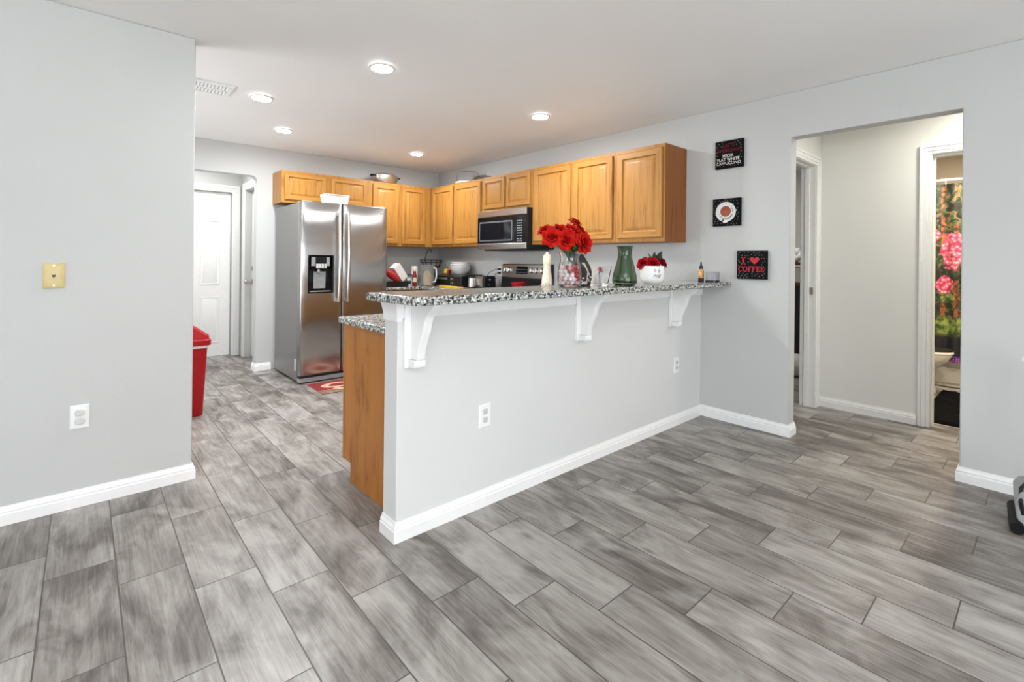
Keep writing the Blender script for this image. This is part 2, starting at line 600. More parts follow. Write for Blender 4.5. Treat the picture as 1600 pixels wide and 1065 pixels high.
    def build(self, name, mats, parent=None, bevel=0.0, seg=2, smooth=35, origin=None):
        if not isinstance(mats, (list, tuple)):
            mats = [mats]
        me = bpy.data.meshes.new(name)
        if parent is not None:
            inv = WORLD[parent.name].inverted()
            pts = [inv @ p for p in self.v]
            base = Vector((0, 0, 0))
        else:
            if origin is None:
                xs = [p.x for p in self.v]
                ys = [p.y for p in self.v]
                base = Vector(((min(xs) + max(xs)) / 2, (min(ys) + max(ys)) / 2, min(p.z for p in self.v)))
            else:
                base = Vector(origin)
            pts = [p - base for p in self.v]
        me.from_pydata([tuple(p) for p in pts], [], self.f)
        for m in mats:
            me.materials.append(M[m])
        me.polygons.foreach_set('material_index', self.mi)
        bm = bmesh.new()
        bm.from_mesh(me)
        bmesh.ops.recalc_face_normals(bm, faces=bm.faces)
        bm.to_mesh(me)
        bm.free()
        me.polygons.foreach_set('use_smooth', [True] * len(me.polygons))
        me.set_sharp_from_angle(angle=R(smooth))
        o = bpy.data.objects.new(name, me)
        COL.objects.link(o)
        if parent is not None:
            o.parent = parent
            WORLD[o.name] = WORLD[parent.name].copy()
        else:
            o.location = base
            WORLD[o.name] = Matrix.Translation(base)
        if bevel:
            b = o.modifiers.new('bevel', 'BEVEL')
            b.width = bevel
            b.segments = seg
            b.limit_method = 'ANGLE'
            b.angle_limit = R(40)
        return o


WORLD = {}


def tag(o, label, cat, group=None):
    o['label'] = label
    o['category'] = cat
    if group:
        o['group'] = group
    return o


def thing(name, label, cat, loc=(0, 0, 0), rotz=0.0, group=None):
    o = bpy.data.objects.new(name, None)
    o.empty_display_size = 0.05
    COL.objects.link(o)
    o.location = loc
    o.rotation_euler = (0, 0, rotz)
    WORLD[o.name] = Matrix.Translation(Vector(loc)) @ Matrix.Rotation(rotz, 4, 'Z')
    return tag(o, label, cat, group)


def struct(o):
    o['kind'] = 'structure'
    return o


def frame(o, ux, uy):
    """Transform with local x along ux, local y along uy, z outwards."""
    ux, uy = Vector(ux).normalized(), Vector(uy).normalized()
    n = ux.cross(uy)
    return Matrix(((ux.x, uy.x, n.x, o[0]), (ux.y, uy.y, n.y, o[1]), (ux.z, uy.z, n.z, o[2]), (0, 0, 0, 1)))


def rot(c, rx=0, ry=0, rz=0):
    return Matrix.Translation(Vector(c)) @ Matrix.Rotation(rz, 4, 'Z') @ Matrix.Rotation(ry, 4, 'Y') @ Matrix.Rotation(rx, 4, 'X')


def text_into(mb, body, T, height, depth=0.001, bold=0.0, width=None, shear=0.0, warp=None):
    """Lettering as real thin mesh, lower left at the local origin."""
    cu = bpy.data.curves.new('lettering_curve', 'FONT')
    cu.body = body
    cu.extrude = 0.5 * depth / height
    cu.offset = bold
    cu.shear = shear
    ob = bpy.data.objects.new('lettering_curve', cu)
    COL.objects.link(ob)
    bpy.context.view_layer.update()
    me = bpy.data.meshes.new_from_object(ob.evaluated_get(bpy.context.evaluated_depsgraph_get()))
    vs_ = [v.co.copy() for v in me.vertices]
    x0 = min(v.x for v in vs_)
    x1 = max(v.x for v in vs_)
    y0 = min(v.y for v in vs_)
    y1 = max(v.y for v in vs_)
    sy = height / (y1 - y0)
    sx = width / (x1 - x0) if width else sy
    out = []
    for v in vs_:
        p = Vector(((v.x - x0) * sx, (v.y - y0) * sy, v.z * height))
        out.append(warp(p) if warp else p)
    mb.add(out, [list(p.vertices) for p in me.polygons], T)
    bpy.data.objects.remove(ob)
    bpy.data.curves.remove(cu)
    bpy.data.meshes.remove(me)


def rrect(x0, x1, y0, y1, r, n=5):
    out = []
    for cx, cy, a0 in ((x1 - r, y1 - r, 0), (x0 + r, y1 - r, 90), (x0 + r, y0 + r, 180), (x1 - r, y0 + r, 270)):
        for k in range(n + 1):
            a = R(a0 + 90 * k / n)
            out.append((cx + r * math.cos(a), cy + r * math.sin(a)))
    return out


# ------------------------------------------------------------------ measures of the place
XR, YH, YB, YL, XL, XH = 3.739, 1.893, 5.757, 3.175, 0.460, 1.024
Y1, Y2, ZO, CH = 1.243, 0.350, 2.122, 2.44
WT = 0.115                 # wall thickness
HX, BY = 4.785, 1.350      # hall far wall, bedroom wall
LX, LY = 1.500, 6.860      # laundry side wall and far wall

# ------------------------------------------------------------------ the setting
struct(MB().box(-4.2, 7.6, -3.4, 7.2, -0.1, 0).build('floor', 'floor', origin=(0, 0, 0)))
struct(MB().box(-4.2, 7.6, -3.4, 7.2, CH, CH + 0.1).build('ceiling', 'ceiling', origin=(0, 0, CH)))

struct(MB().box(-4.1, XL, YL, YL + WT, 0, CH).build('wall_left', 'wall', bevel=0.006))
struct(MB().prism([(-3.3, 0), (Y2, 0), (Y2, ZO), (Y1, ZO), (Y1, 0), (YB + WT, 0), (YB + WT, CH), (-3.3, CH)], 0, XR, XR + WT).build('wall_right', 'wall', bevel=0.006))
# back wall with a round-cornered doorway
DX0, DX1, DZ, DR = 0.45, 1.405, 2.117, 0.055
arc = [(DX1 - DR + DR * math.sin(R(a)), DZ - DR + DR * math.cos(R(a))) for a in range(90, -1, -15)]
arc2 = [(DX0 + DR - DR * math.sin(R(a)), DZ - DR + DR * math.cos(R(a))) for a in range(0, 91, 15)]
struct(MB().prism([(-1.2, 0), (-1.2, CH), (XR, CH), (XR, 0), (DX1, 0)] + arc + arc2 + [(DX0, 0)], 1, YB, YB + WT).build('wall_back', 'wall', bevel=0.006))
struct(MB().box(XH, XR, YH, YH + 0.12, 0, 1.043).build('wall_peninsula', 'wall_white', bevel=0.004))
struct(MB().box(-1.2, -1.08, YL + WT, 3.75, 0, CH).box(-1.2, -1.08, 5.35, YB, 0, CH).box(-1.2, -1.08, 3.75, 5.35, 2.15, CH).box(-1.2, -1.08, 3.75, 5.35, 0, 0.2).build('wall_kitchen', 'wall'))  # unseen wall; its opening is added to let the kitchen fill in
# laundry passage beyond the doorway
struct(MB().prism([(-0.2, 0), (0.62, 0), (0.62, 2.04), (1.392, 2.04), (1.392, 0), (LX + WT, 0), (LX + WT, CH), (-0.2, CH)], 1, LY, LY + WT).build('wall_laundry', 'wall'))
struct(MB().prism([(YB + WT, 0), (6.02, 0), (6.02, 2.06), (6.655, 2.06), (6.655, 0), (LY, 0), (LY, CH), (YB + WT, CH)], 0, LX, LX + WT).build('wall_passage', 'wall'))
struct(MB().box(-0.3, -0.2, YB + WT, LY + WT, 0, CH).build('wall_utility', 'wall'))
# hall, bedroom wall, bathroom
struct(MB().prism([(-1.6, 0), (-0.165, 0), (-0.165, 2.06), (0.612, 2.06), (0.612, 0), (BY, 0), (BY, CH), (-1.6, CH)], 0, HX, HX + WT).build('wall_hall', 'wall_warm', bevel=0.003))
struct(MB().prism([(XR + WT, 0), (3.895, 0), (3.895, 2.06), (4.660, 2.06), (4.660, 0), (7.4, 0), (7.4, CH), (XR + WT, CH)], 1, BY, BY + WT).build('wall_bedroom', 'wall_warm', bevel=0.003))
struct(MB().box(XR + WT, HX + WT, -1.7, -1.6, 0, CH).build('wall_hall_end', 'wall_warm'))
struct(MB().box(7.30, 7.40, -0.6, BY, 0, CH).build('wall_bath_far', 'wall_beige'))
struct(MB().box(HX + WT, 7.40, -0.7, -0.6, 0, CH).build('wall_bath_side', 'wall_beige'))
struct(MB().box(7.0, 7.1, BY + WT, 4.6, 0, CH).build('wall_bedroom_far', 'wall_warm'))
struct(MB().box(XR + WT, 7.1, 4.6, 4.7, 0, CH).build('wall_bedroom_side', 'wall_warm'))
# the living room behind the camera: sliding-door opening and a side window opening
struct(MB().prism([(-4.1, 0), (-2.5, 0), (-2.5, 2.1), (1.9, 2.1), (1.9, 0), (XR + WT, 0), (XR + WT, CH), (-4.1, CH)], 1, -3.4, -3.3).build('wall_rear', 'wall'))
mb = MB()
mb.box(-4.1, -4.0, -3.3, -0.9, 0, CH).box(-4.1, -4.0, 2.1, YL, 0, CH).box(-4.1, -4.0, -0.9, 2.1, 0, 0.55).box(-4.1, -4.0, -0.9, 2.1, 2.1, CH)
struct(mb.build('wall_side', 'wall'))

# baseboards: an L-shaped run swept with a stepped profile
BP = [(0.0, 0.0), (0.0160, 0.0), (0.0160, 0.049), (0.0120, 0.053), (0.0118, 0.058), (0.0135, 0.061), (0.0110, 0.066), (0.0065, 0.072), (0.0050, 0.078), (0.0045, 0.084), (0.0, 0.084)]


def sweep(name, path, side=1, prof=BP, mat='trim'):
    """Sweep a profile along a floor path; side=+1 puts it on the left of the walking direction."""
    mb = MB()
    n = len(path)
    P = [Vector((p[0], p[1])) for p in path]
    rows = []
    for i in range(n):
        d0 = (P[i] - P[i - 1]).normalized() if i > 0 else (P[1] - P[0]).normalized()
        d1 = (P[i + 1] - P[i]).normalized() if i < n - 1 else d0
        n0 = Vector((-d0.y, d0.x)) * side
        n1 = Vector((-d1.y, d1.x)) * side
        b_ = (n0 + n1)
        b_ = b_ / max(0.3, (1 + n0.dot(n1)))
        rows.append([(P[i].x + b_.x * a, P[i].y + b_.y * a, h) for a, h in prof])
    k = len(prof)
    v = [q for r_ in rows for q in r_]
    f = []
    for i in range(n - 1):
        for j in range(k):
            l = (j + 1) % k
            f.append((i * k + j, i * k + l, (i + 1) * k + l, (i + 1) * k + j))
    f.append(list(range(k)))
    f.append([(n - 1) * k + j for j in range(k)][::-1])
    mb.add(v, f)
    return struct(mb.build(name, mat, smooth=25))


sweep('baseboard_left', [(-4.0, YL), (XL, YL), (XL, YL + WT)], -1)
sweep('baseboard_peninsula', [(XH, YH + 0.12), (XH, YH), (XR, YH)], -1)
sweep('baseboard_right', [(XR, YH), (XR, Y1), (XR + WT, Y1)], -1)
sweep('baseboard_right_front', [(XR + WT, Y2), (XR, Y2), (XR, -3.3)], -1)
sweep('baseboard_back', [(DX1, YB + WT), (DX1, YB), (1.56, YB)], -1)
sweep('baseboard_hall', [(HX, BY), (HX, 0.690)], -1)
sweep('baseboard_passage', [(LX, 5.95), (LX, YB + WT)], -1)


def casing(name, T, w, h, cw=0.07):
    """Door casing of two legs and a head with a stepped face; local x across, y up, z out of the wall; the opening is w by h."""
    mb = MB()
    steps = [(0.0, 0.010), (0.022, 0.014), (0.050, 0.019)]
    for i, (a, d) in enumerate(steps):
        b_ = steps[i + 1][0] if i + 1 < len(steps) else cw
        o_in, o_out = a + 0.004, b_ + 0.004
        mb.box(-o_out, -o_in, 0, h + o_out, 0, d, T)
        mb.box(w + o_in, w + o_out, 0, h + o_out, 0, d, T)
        mb.box(-o_in, w + o_in, h + o_in, h + o_out, 0, d, T)
    return struct(mb.build(name, 'trim', bevel=0.0025))


# laundry door, casings, hall casings
casing('trim_1', frame((0.62, LY, 0), (1, 0, 0), (0, 0, 1)), 0.772, 2.04, 0.085)
casing('trim_2', frame((LX, 6.655, 0), (0, -1, 0), (0, 0, 1)), 0.635, 2.06, 0.085)
casing('trim_3', frame((HX, 0.612, 0), (0, -1, 0), (0, 0, 1)), 0.777, 2.06)
casing('trim_4', frame((3.895, BY, 0), (1, 0, 0), (0, 0, 1)), 0.765, 2.06)
# door stops on the jambs
struct(MB().box(HX + 0.045, HX + 0.08, 0.600, 0.612, 0, 2.06).box(HX + 0.045, HX + 0.08, -0.165, 0.600, 2.048, 2.06).build('trim_5', 'trim', bevel=0.002))
mb = MB().box(4.648, 4.660, BY + 0.045, BY + 0.08, 0, 2.06).box(3.895, 4.648, BY + 0.045, BY + 0.08, 2.048, 2.06)
struct(mb.build('trim_6', 'trim', bevel=0.002))
tag(MB().box(4.652, 4.6605, BY + 0.012, BY + 0.036, 0.965, 1.025).build('strike_plate', 'brass', bevel=0.001), 'small metal latch plate set in the white bedroom door jamb', 'strike plate')
# moulding under the bar top
CP = [(0.0, 0.955), (0.006, 0.955), (0.008, 0.965), (0.008, 0.985), (0.011, 1.000), (0.016, 1.018), (0.022, 1.034), (0.022, 1.043), (0.0, 1.043)]
sweep('trim_7', [(XH, YH + 0.12), (XH, YH), (XH + 0.02, YH)], -1, CP)
FP = [(0.0, 0.968), (0.007, 0.970), (0.010, 0.978), (0.010, 1.043), (0.0, 1.043)]
sweep('trim_8', [(XH + 0.02, YH), (XR, YH)], -1, FP)


def six_panel(name, T, w, h, knob_side, kx=0.06, label=None):
    """White six-panel interior door; local x across, y up, z towards the viewer."""
    mb = MB()
    mb.box(0, w, 0, h, -0.035, 0, T)
    st = w * 0.15
    pw = (w - 3 * st) / 2
    for c in range(2):
        x = st + c * (pw + st)
        for (y0, y1) in ((0.16, 0.74), (0.88, 1.55), (1.66, 1.90)):
            Tp = T @ Matrix.Translation((x, y0 * h / 2.03, 0.0))
            mb.panel(pw, (y1 - y0) * h / 2.03, [(0, 0.0005), (0.006, 0.006), (0.014, 0.006), (0.026, 0.001), (0.048, 0.009)], Tp)
    d = struct(mb.build(name, 'door', bevel=0.0015))
    if knob_side is not None:
        kx_ = kx if knob_side < 0 else w - kx
        k = MB()
        Tk = T @ Matrix.Translation((kx_, 0.93, 0))
        k.lathe([(0.032, 0), (0.032, 0.006), (0.013, 0.010), (0.011, 0.034), (0.022, 0.040), (0.028, 0.052), (0.024, 0.064), (0.010, 0.070), (0, 0.071)], n=20, T=Tk)
        k.build('knob', 'brass', d)
    return d


six_panel('door_1', frame((0.625, LY + 0.045, 0.012), (1, 0, 0), (0, 0, 1)), 0.762, 2.022, -1)
d2 = six_panel('door_2', frame((LX + 0.07, 6.648, 0.012), (0, -1, 0), (0, 0, 1)), 0.622, 2.04, None)
mb = MB()
Tk = frame((LX + 0.07, 6.60, 0.935), (0, -1, 0), (0, 0, 1))
mb.lathe([(0.032, 0), (0.032, 0.006), (0.013, 0.010), (0.011, 0.050), (0.022, 0.056), (0.028, 0.070), (0.024, 0.082), (0.010, 0.090), (0, 0.091)], n=20, T=Tk)
mb.build('knob', 'brass', d2)
mb = MB()
mb.lathe([(0.025, 0), (0.025, 0.008), (0.02, 0.012), (0, 0.012)], n=16, T=frame((LX + 0.07, 6.60, 1.10), (0, -1, 0), (0, 0, 1)))
mb.build('deadbolt', 'brass', d2)

# ------------------------------------------------------------------ recessed lights and vent
for (x, y, lab) in ((1.402, 2.829, 'round recessed ceiling light nearest the viewer, largest in the kitchen ceiling'),
                    (0.999, 3.982, 'round recessed ceiling light closest to the white ceiling air vent'),
                    (1.407, 4.849, 'round recessed ceiling light above the front of the steel refrigerator'),
                    (2.843, 4.854, 'small recessed ceiling light near the far kitchen corner above the roasting pot cabinets'),
                    (2.848, 2.864, 'round recessed ceiling light on the right, above the bar top vases')):
    t_ = thing('recessed_light', lab, 'ceiling light', (x, y, CH - 0.012), group='recessed ceiling lights of the kitchen')
    MB().lathe([(0.064, 0.004), (0.066, 0.0), (0.082, 0.004), (0.086, 0.011), (0.064, 0.011)], (x, y, CH - 0.0125), 32, close=True).build('trim_ring', 'white', t_)
    MB().lathe([(0.0, 0.0), (0.040, 0.0006), (0.064, 0.004), (0.064, 0.009), (0, 0.009)], (x, y, CH - 0.011), 32).build('lens', 'led', t_)
t_ = thing('ceiling_vent', 'white louvred air vent in the ceiling by the left wall corner', 'air vent', (0.66, 3.995, CH - 0.012))
mb = MB()
vx0, vx1, vy0, vy1 = 0.50, 0.80, 3.865, 4.125
for a in ((vx0, vx1, vy0, vy0 + 0.03), (vx0, vx1, vy1 - 0.03, vy1), (vx0, vx0 + 0.03, vy0 + 0.03, vy1 - 0.03), (vx1 - 0.03, vx1, vy0 + 0.03, vy1 - 0.03), (vx0 + 0.03, vx1 - 0.03, 3.98, 4.01)):
    mb.box(*a, CH - 0.012, CH - 0.0005)
mb.build('vent_frame', 'white', t_, bevel=0.002)
MB().box(vx0 + 0.02, vx1 - 0.02, vy0 + 0.02, vy1 - 0.02, CH - 0.003, CH - 0.0008).build('duct', 'grey', t_)
for row in (3.90, 4.015):
    for k in range(11):
        x = vx0 + 0.040 + k * 0.022
        MB().box(-0.0085, 0.0085, 0, 0.075, -0.0008, 0.0008, rot((x, row, CH - 0.009), 0, R(32), 0)).build('louvre', 'white', t_)

# ------------------------------------------------------------------ oak cabinets
DOOR_RINGS = [(0.0, 0.0), (0.0, 0.014), (0.005, 0.020), (0.050, 0.020), (0.055, 0.010), (0.060, 0.0065), (0.066, 0.0065), (0.090, 0.0165), (0.094, 0.017)]


def oak_door(parent, T, w, h, horiz, small=False):
    """Raised-panel door: stiles, rails and a bevelled field."""
    mb = MB()
    s = 0.78 if small else 1.0
    rings = [(i * s, d) for i, d in DOOR_RINGS]
    mb.panel(w, h, rings, T)
    k = 2 if True else 0
    # rails (top and bottom quads) take the sideways grain
    nf = len(mb.f)
    for ri in range(len(rings) - 1):
        inset = rings[ri][0]
        if inset < 0.055 * s:
            mb.mi[ri * 4 + 0] = 1
            mb.mi[ri * 4 + 2] = 1
    return mb.build('door', ['oak', horiz], parent, smooth=20)


def wall_cab(label, front, a0, a1, z0, z1, doors, back=False, side_mats=True, dz=(0.032, 0.030)):
    """Wall cabinet. front='x': doors face -X (right wall); otherwise doors face -Y (back wall)."""
    if front == 'x':
        X0 = XR - 0.33
        t = thing('wall_cabinet', label, 'cabinet', ((X0 + XR) / 2, (a0 + a1) / 2, z0), group='oak wall cabinets')
        mb = MB().box(X0, XR - 0.001, a0 + 0.0005, a1 - 0.0005, z0, z1)
    else:
        Y0 = YB - 0.33
        t = thing('wall_cabinet', label, 'cabinet', ((a0 + a1) / 2, (Y0 + YB) / 2, z0), group='oak wall cabinets')
        mb = MB().box(a0 + 0.0005, a1 - 0.0005, Y0, YB - 0.001, z0, z1)
    # end panels in the redder oak
    for i in range(6):
        pass
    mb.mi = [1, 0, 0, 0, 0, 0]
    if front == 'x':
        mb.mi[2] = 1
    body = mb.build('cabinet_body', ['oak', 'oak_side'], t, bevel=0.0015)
    for (d0, d1) in doors:
        if front == 'x':
            T = frame((XR - 0.331, d1, z0 + dz[0]), (0, -1, 0), (0, 0, 1))
            oak_door(t, T, d1 - d0, z1 - z0 - dz[0] - dz[1], 'oak_h', z1 - z0 < 0.45)
        else:
            T = frame((d0, YB - 0.331, z0 + dz[0]), (1, 0, 0), (0, 0, 1))
            oak_door(t, T, d1 - d0, z1 - z0 - dz[0] - dz[1], 'oak_hx', z1 - z0 < 0.45)
    return t


UZ0, UZ1 = 1.392, 2.166
wall_cab('tall single-door oak wall cabinet at the near end of the right wall', 'x', 2.030, 2.500, UZ0, UZ1, [(2.050, 2.473)])
wall_cab('two-door oak wall cabinet on the right wall behind the red roses', 'x', 2.500, 3.525, UZ0, UZ1, [(2.526, 2.961), (3.004, 3.497)])
wall_cab('short two-door oak wall cabinet directly above the microwave', 'x', 3.525, 4.340, 1.772, UZ1, [(3.556, 3.915), (3.953, 4.312)])
wall_cab('two-door oak wall cabinet left of the microwave beneath the clear cake carrier', 'x', 4.340, YB - 0.331, UZ0, UZ1, [(4.369, 4.892), (4.919, 5.395)])
wall_cab('short wide oak wall cabinet above the steel refrigerator', 'y', 1.562, 2.552, 1.822, UZ1, [(1.588, 2.027), (2.085, 2.505)])
wall_cab('two-door oak wall cabinet on the back wall beneath the roasting pot', 'y', 2.553, XR - 0.002, UZ0, UZ1, [(2.584, 2.925), (2.972, 3.306)])


def base_cab(label, T, w, d, h, bays):
    """Base cabinet, local x across the front, y up, z out; bays of (x0, x1)."""
    o = T @ Vector((w / 2, 0, -d / 2))
    t = thing('base_cabinet', label, 'cabinet', o, group='oak base cabinets')
    MB().box(0.0005, w - 0.0005, 0.10, h, -d, 0, T).box(0.0005, w - 0.0005, 0.0005, 0.10, -d, -0.07, T).build('cabinet_body', 'oak', t, bevel=0.0015)
    for (x0, x1) in bays:
        oak_door(t, T @ Matrix.Translation((x0, 0.12, 0.001)), x1 - x0, h - 0.12 - 0.20, 'oak_h')
        mb = MB()
        mb.panel(x1 - x0, 0.145, [(0, 0), (0, 0.014), (0.004, 0.019), (0.03, 0.019)], T @ Matrix.Translation((x0, h - 0.165, 0.001)))
        mb.build('drawer', 'oak_h', t)
    return t


CZ = 0.865     # underside of the worktops
base_cab('oak base cabinet under the back worktop beside the refrigerator', frame((2.500, YB - 0.60, 0), (1, 0, 0), (0, 0, 1)), 0.63, 0.598, CZ, [(0.03, 0.31), (0.33, 0.61)])
base_cab('oak base cabinet under the worktop left of the range', frame((XR - 0.60, YB - 0.605, 0), (0, -1, 0), (0, 0, 1)), YB - 0.605 - 4.300, 0.598, CZ, [(0.03, 0.41), (0.43, 0.82)])
base_cab('oak base cabinet in the corner between the range and the peninsula', frame((XR - 0.60, 3.520, 0), (0, -1, 0), (0, 0, 1)), 0.855, 0.598, CZ, [(0.03, 0.42), (0.44, 0.83)])
# peninsula cabinet with its mottled end panel
t_ = thing('base_cabinet', 'oak peninsula base cabinet with mottled end panel beside the white half wall', 'cabinet', (2.1, 2.35, 0), group='oak base cabinets')
PY0, PY1 = YH + 0.1205, 2.660
MB().prism([(PY0, 0.0005), (PY1 - 0.085, 0.0005), (PY1 - 0.085, 0.10), (PY1, 0.10), (PY1, CZ), (PY0, CZ)], 0, 1.112, 1.132).build('end_panel', 'maple', t_, bevel=0.0015)
MB().box(1.1325, 3.13, PY0, PY1 - 0.001, 0.10, CZ).box(1.1325, 3.13, PY0, PY1 - 0.085, 0.0005, 0.0995).build('cabinet_body', 'oak', t_)
MB().box(1.110, 1.145, PY1 + 0.0005, PY1 + 0.020, 0.10, CZ).build('face_frame', 'oak', t_, bevel=0.001)
for k in range(4):
    T = frame((1.640 + k * 0.485, PY1, 0.12), (-1, 0, 0), (0, 0, 1))
    oak_door(t_, T, 0.46, 0.56, 'oak_hx')
    MB().panel(0.46, 0.14, [(0, 0), (0, 0.014), (0.004, 0.019), (0.03, 0.019)], frame((1.640 + k * 0.485, PY1, CZ - 0.16), (-1, 0, 0), (0, 0, 1))).build('drawer', 'oak_hx', t_)

# worktops and bar top
WZ = 0.900
tag(MB().prism([(2.492, YB - 0.001), (2.492, YB - 0.63), (XR - 0.63, YB - 0.63), (XR - 0.63, 4.298), (XR - 0.001, 4.298), (XR - 0.001, YB - 0.001)], 2, CZ + 0.0005, WZ).build('worktop', 'granite', bevel=0.006), 'L-shaped speckled granite worktop in the far kitchen corner', 'worktop', 'granite worktops')
tag(MB().prism([(1.082, YH + 0.121), (XR - 0.001, YH + 0.121), (XR - 0.001, 3.522), (XR - 0.63, 3.522), (XR - 0.63, 2.705), (1.098, 2.705), (1.082, 2.690)], 2, CZ + 0.0005, WZ).build('worktop', 'granite', bevel=0.008, seg=3), 'lower speckled granite worktop above the mottled oak end panel', 'worktop', 'granite worktops')
poly = [(XR - 0.001, 1.652), (XR - 0.001, YH + 0.135), (0.940, YH + 0.135)]
poly += [(0.972 + 0.03 - 0.03 * math.cos(R(a)), 1.652 + 0.03 - 0.03 * math.sin(R(a))) for a in range(0, 91, 15)]
tag(MB().prism(poly, 2, 1.0435, 1.080).build('bar_top', 'granite', bevel=0.007, seg=3), 'raised speckled granite bar top on the white half wall', 'bar top')

# corbels under the bar
for (x0, lab) in ((1.050, 'white scrolled corbel at the left end of the bar, by the oak end panel'),
                  (2.190, 'white scrolled corbel under the middle of the bar'),
                  (3.240, 'white scrolled corbel under the bar nearest the right wall')):
    t_ = thing('corbel', lab, 'corbel', (x0 + 0.043, YH, 0.755), group='white corbels under the bar top')
    prof = [(0, 0.7905), (0.053, 0.7905), (0.055, 0.802), (0.058, 0.828), (0.064, 0.848), (0.070, 0.862), (0.082, 0.888), (0.094, 0.908), (0.100, 0.922), (0.104, 0.938), (0.109, 0.955), (0.116, 0.972), (0.127, 0.988), (0.145, 1.003), (0.163, 1.014), (0.174, 1.024), (0.181, 1.034), (0.184, 1.043), (0, 1.043)]
    MB().prism([(YH - 0.0185 - d, z) for d, z in prof], 0, x0 + 0.030, x0 + 0.070).build('scroll', 'trim', t_, bevel=0.003, smooth=40)
    MB().box(x0, x0 + 0.086, YH - 0.0180, YH - 0.0105, 0.751, 1.0428).box(x0, x0 + 0.086, YH - 0.0105, YH - 0.0002, 0.751, 0.966).build('back_plate', 'trim', t_, bevel=0.003)
    MB().prism([(YH - 0.0185, 0.756), (YH - 0.067, 0.758), (YH - 0.071, 0.762), (YH - 0.071, 0.784), (YH - 0.067, 0.790), (YH - 0.0185, 0.790)], 0, x0 + 0.016, x0 + 0.073).build('base_block', 'trim', t_, bevel=0.002)
    for dx in (0.028, 0.061):
        MB().ball((x0 + dx, YH - 0.0715, 0.774), 0.006, 8, 6, sy=0.6).build('button', 'trim', t_)

# ------------------------------------------------------------------ outlets and phone jack


def outlet(label, cx, y, cz, covers):
    t = thing('wall_outlet', label, 'outlet', (cx, y, cz - 0.057), group='wall outlets of the living room')
    T = frame((cx - 0.0365, y - 0.0005, cz - 0.058), (1, 0, 0), (0, 0, 1))
    MB().panel(0.073, 0.116, [(0, 0), (0, 0.003), (0.004, 0.006), (0.02, 0.0065)], T).build('cover_plate', 'white', t)
    for s in (-1, 1):
        mb = MB()
        c = rrect(-0.0175, 0.0175, -0.0145, 0.0145, 0.009)
        mb.prism([(cx + a, cz + s * 0.0205 + b_) for a, b_ in c], 1, y - (0.020 if covers else 0.0085), y - 0.0065)
        p = mb.build('socket_cover' if covers else 'socket', 'plate_grey', t, bevel=0.003 if covers else 0.0015)
        if not covers:
            mb = MB()
            for dx in (-0.006, 0.006):
                mb.box(cx + dx - 0.0011, cx + dx + 0.0011, y - 0.0092, y - 0.0082, cz + s * 0.0205 - 0.001, cz + s * 0.0205 + 0.007)
            mb.lathe([(0.0022, 0), (0.0022, 0.001), (0, 0.001)], n=10, T=frame((cx, y - 0.0084, cz + s * 0.0205 - 0.007), (1, 0, 0), (0, 0, 1)))
            mb.build('slot', 'dark', p)
    mb = MB().lathe([(0.003, 0), (0.003, 0.0012), (0, 0.0016)], n=10, T=frame((cx, y - 0.0068, cz), (1, 0, 0), (0, 0, 1)))
    mb.build('screw', 'white', t)


outlet('white outlet with rounded safety covers low on the left wall', -0.006, YL, 0.440, True)
outlet('white outlet on the half wall nearer the oak end panel', 1.511, YH, 0.450, False)
outlet('white outlet on the half wall nearer the right wall corner', 3.355, YH, 0.452, False)
t_ = thing('phone_jack', 'almond telephone jack plate on the left wall', 'phone jack', (-0.103, YL, 1.075))
MB().panel(0.077, 0.118, [(0, 0), (0, 0.0075), (0.003, 0.0095), (0.02, 0.010)], frame((-0.1415, YL - 0.0005, 1.074), (1, 0, 0), (0, 0, 1))).build('cover_plate', 'almond', t_)
MB().box(-0.1095, -0.0965, YL - 0.0112, YL - 0.0104, 1.128, 1.137).box(-0.106, -0.100, YL - 0.0112, YL - 0.0104, 1.124, 1.128).build('socket', 'dark', t_)
for z in (1.086, 1.181):
    MB().lathe([(0.0045, 0), (0.0045, 0.0012), (0, 0.0018)], n=12, T=frame((-0.103, YL - 0.0103, z), (1, 0, 0), (0, 0, 1))).build('screw', 'brass', t_)

# ------------------------------------------------------------------ wall art


def canvas(label, yc, zc, fill):
    """A square black canvas on the right wall; fill draws in local x (to the viewer's right), y up, z out."""
    S = 0.212
    t = thing('coffee_canvas', label, 'wall art', (XR, yc, zc - S / 2), group='black coffee canvases on the right wall')
    T = frame((XR - 0.0005, yc + S / 2, zc - S / 2), (0, -1, 0), (0, 0, 1))
    MB().panel(S, S, [(0, 0), (0, 0.026), (0.002, 0.028), (0.01, 0.028)], T).build('canvas', 'art_black', t)
    Tf = T @ Matrix.Translation((0, 0, 0.0281))
    fill(t, Tf, S)
    return t


def beans(t, Tf, S, keep, seed, size=0.0055):
    r_ = random.Random(seed)
    mb = MB()
    pts = []
    for k in range(900):
        x, y = r_.uniform(0.010, S - 0.010), r_.uniform(0.010, S - 0.010)
        if not keep(x, y) or any((x - a) ** 2 + (y - b_) ** 2 < 0.0175 ** 2 for a, b_ in pts):
            continue
        pts.append((x, y))
        a = r_.uniform(0, PI)
        n = 10
        v = [(0.9 * size * math.cos(2 * PI * i / n), 0.62 * size * math.sin(2 * PI * i / n), 0.0004) for i in range(n)]
        mb.add(v, [list(range(n))], Tf @ Matrix.Translation((x, y, 0)) @ Matrix.Rotation(a, 4, 'Z'))
    mb.build('bean_print', 'bean', t)


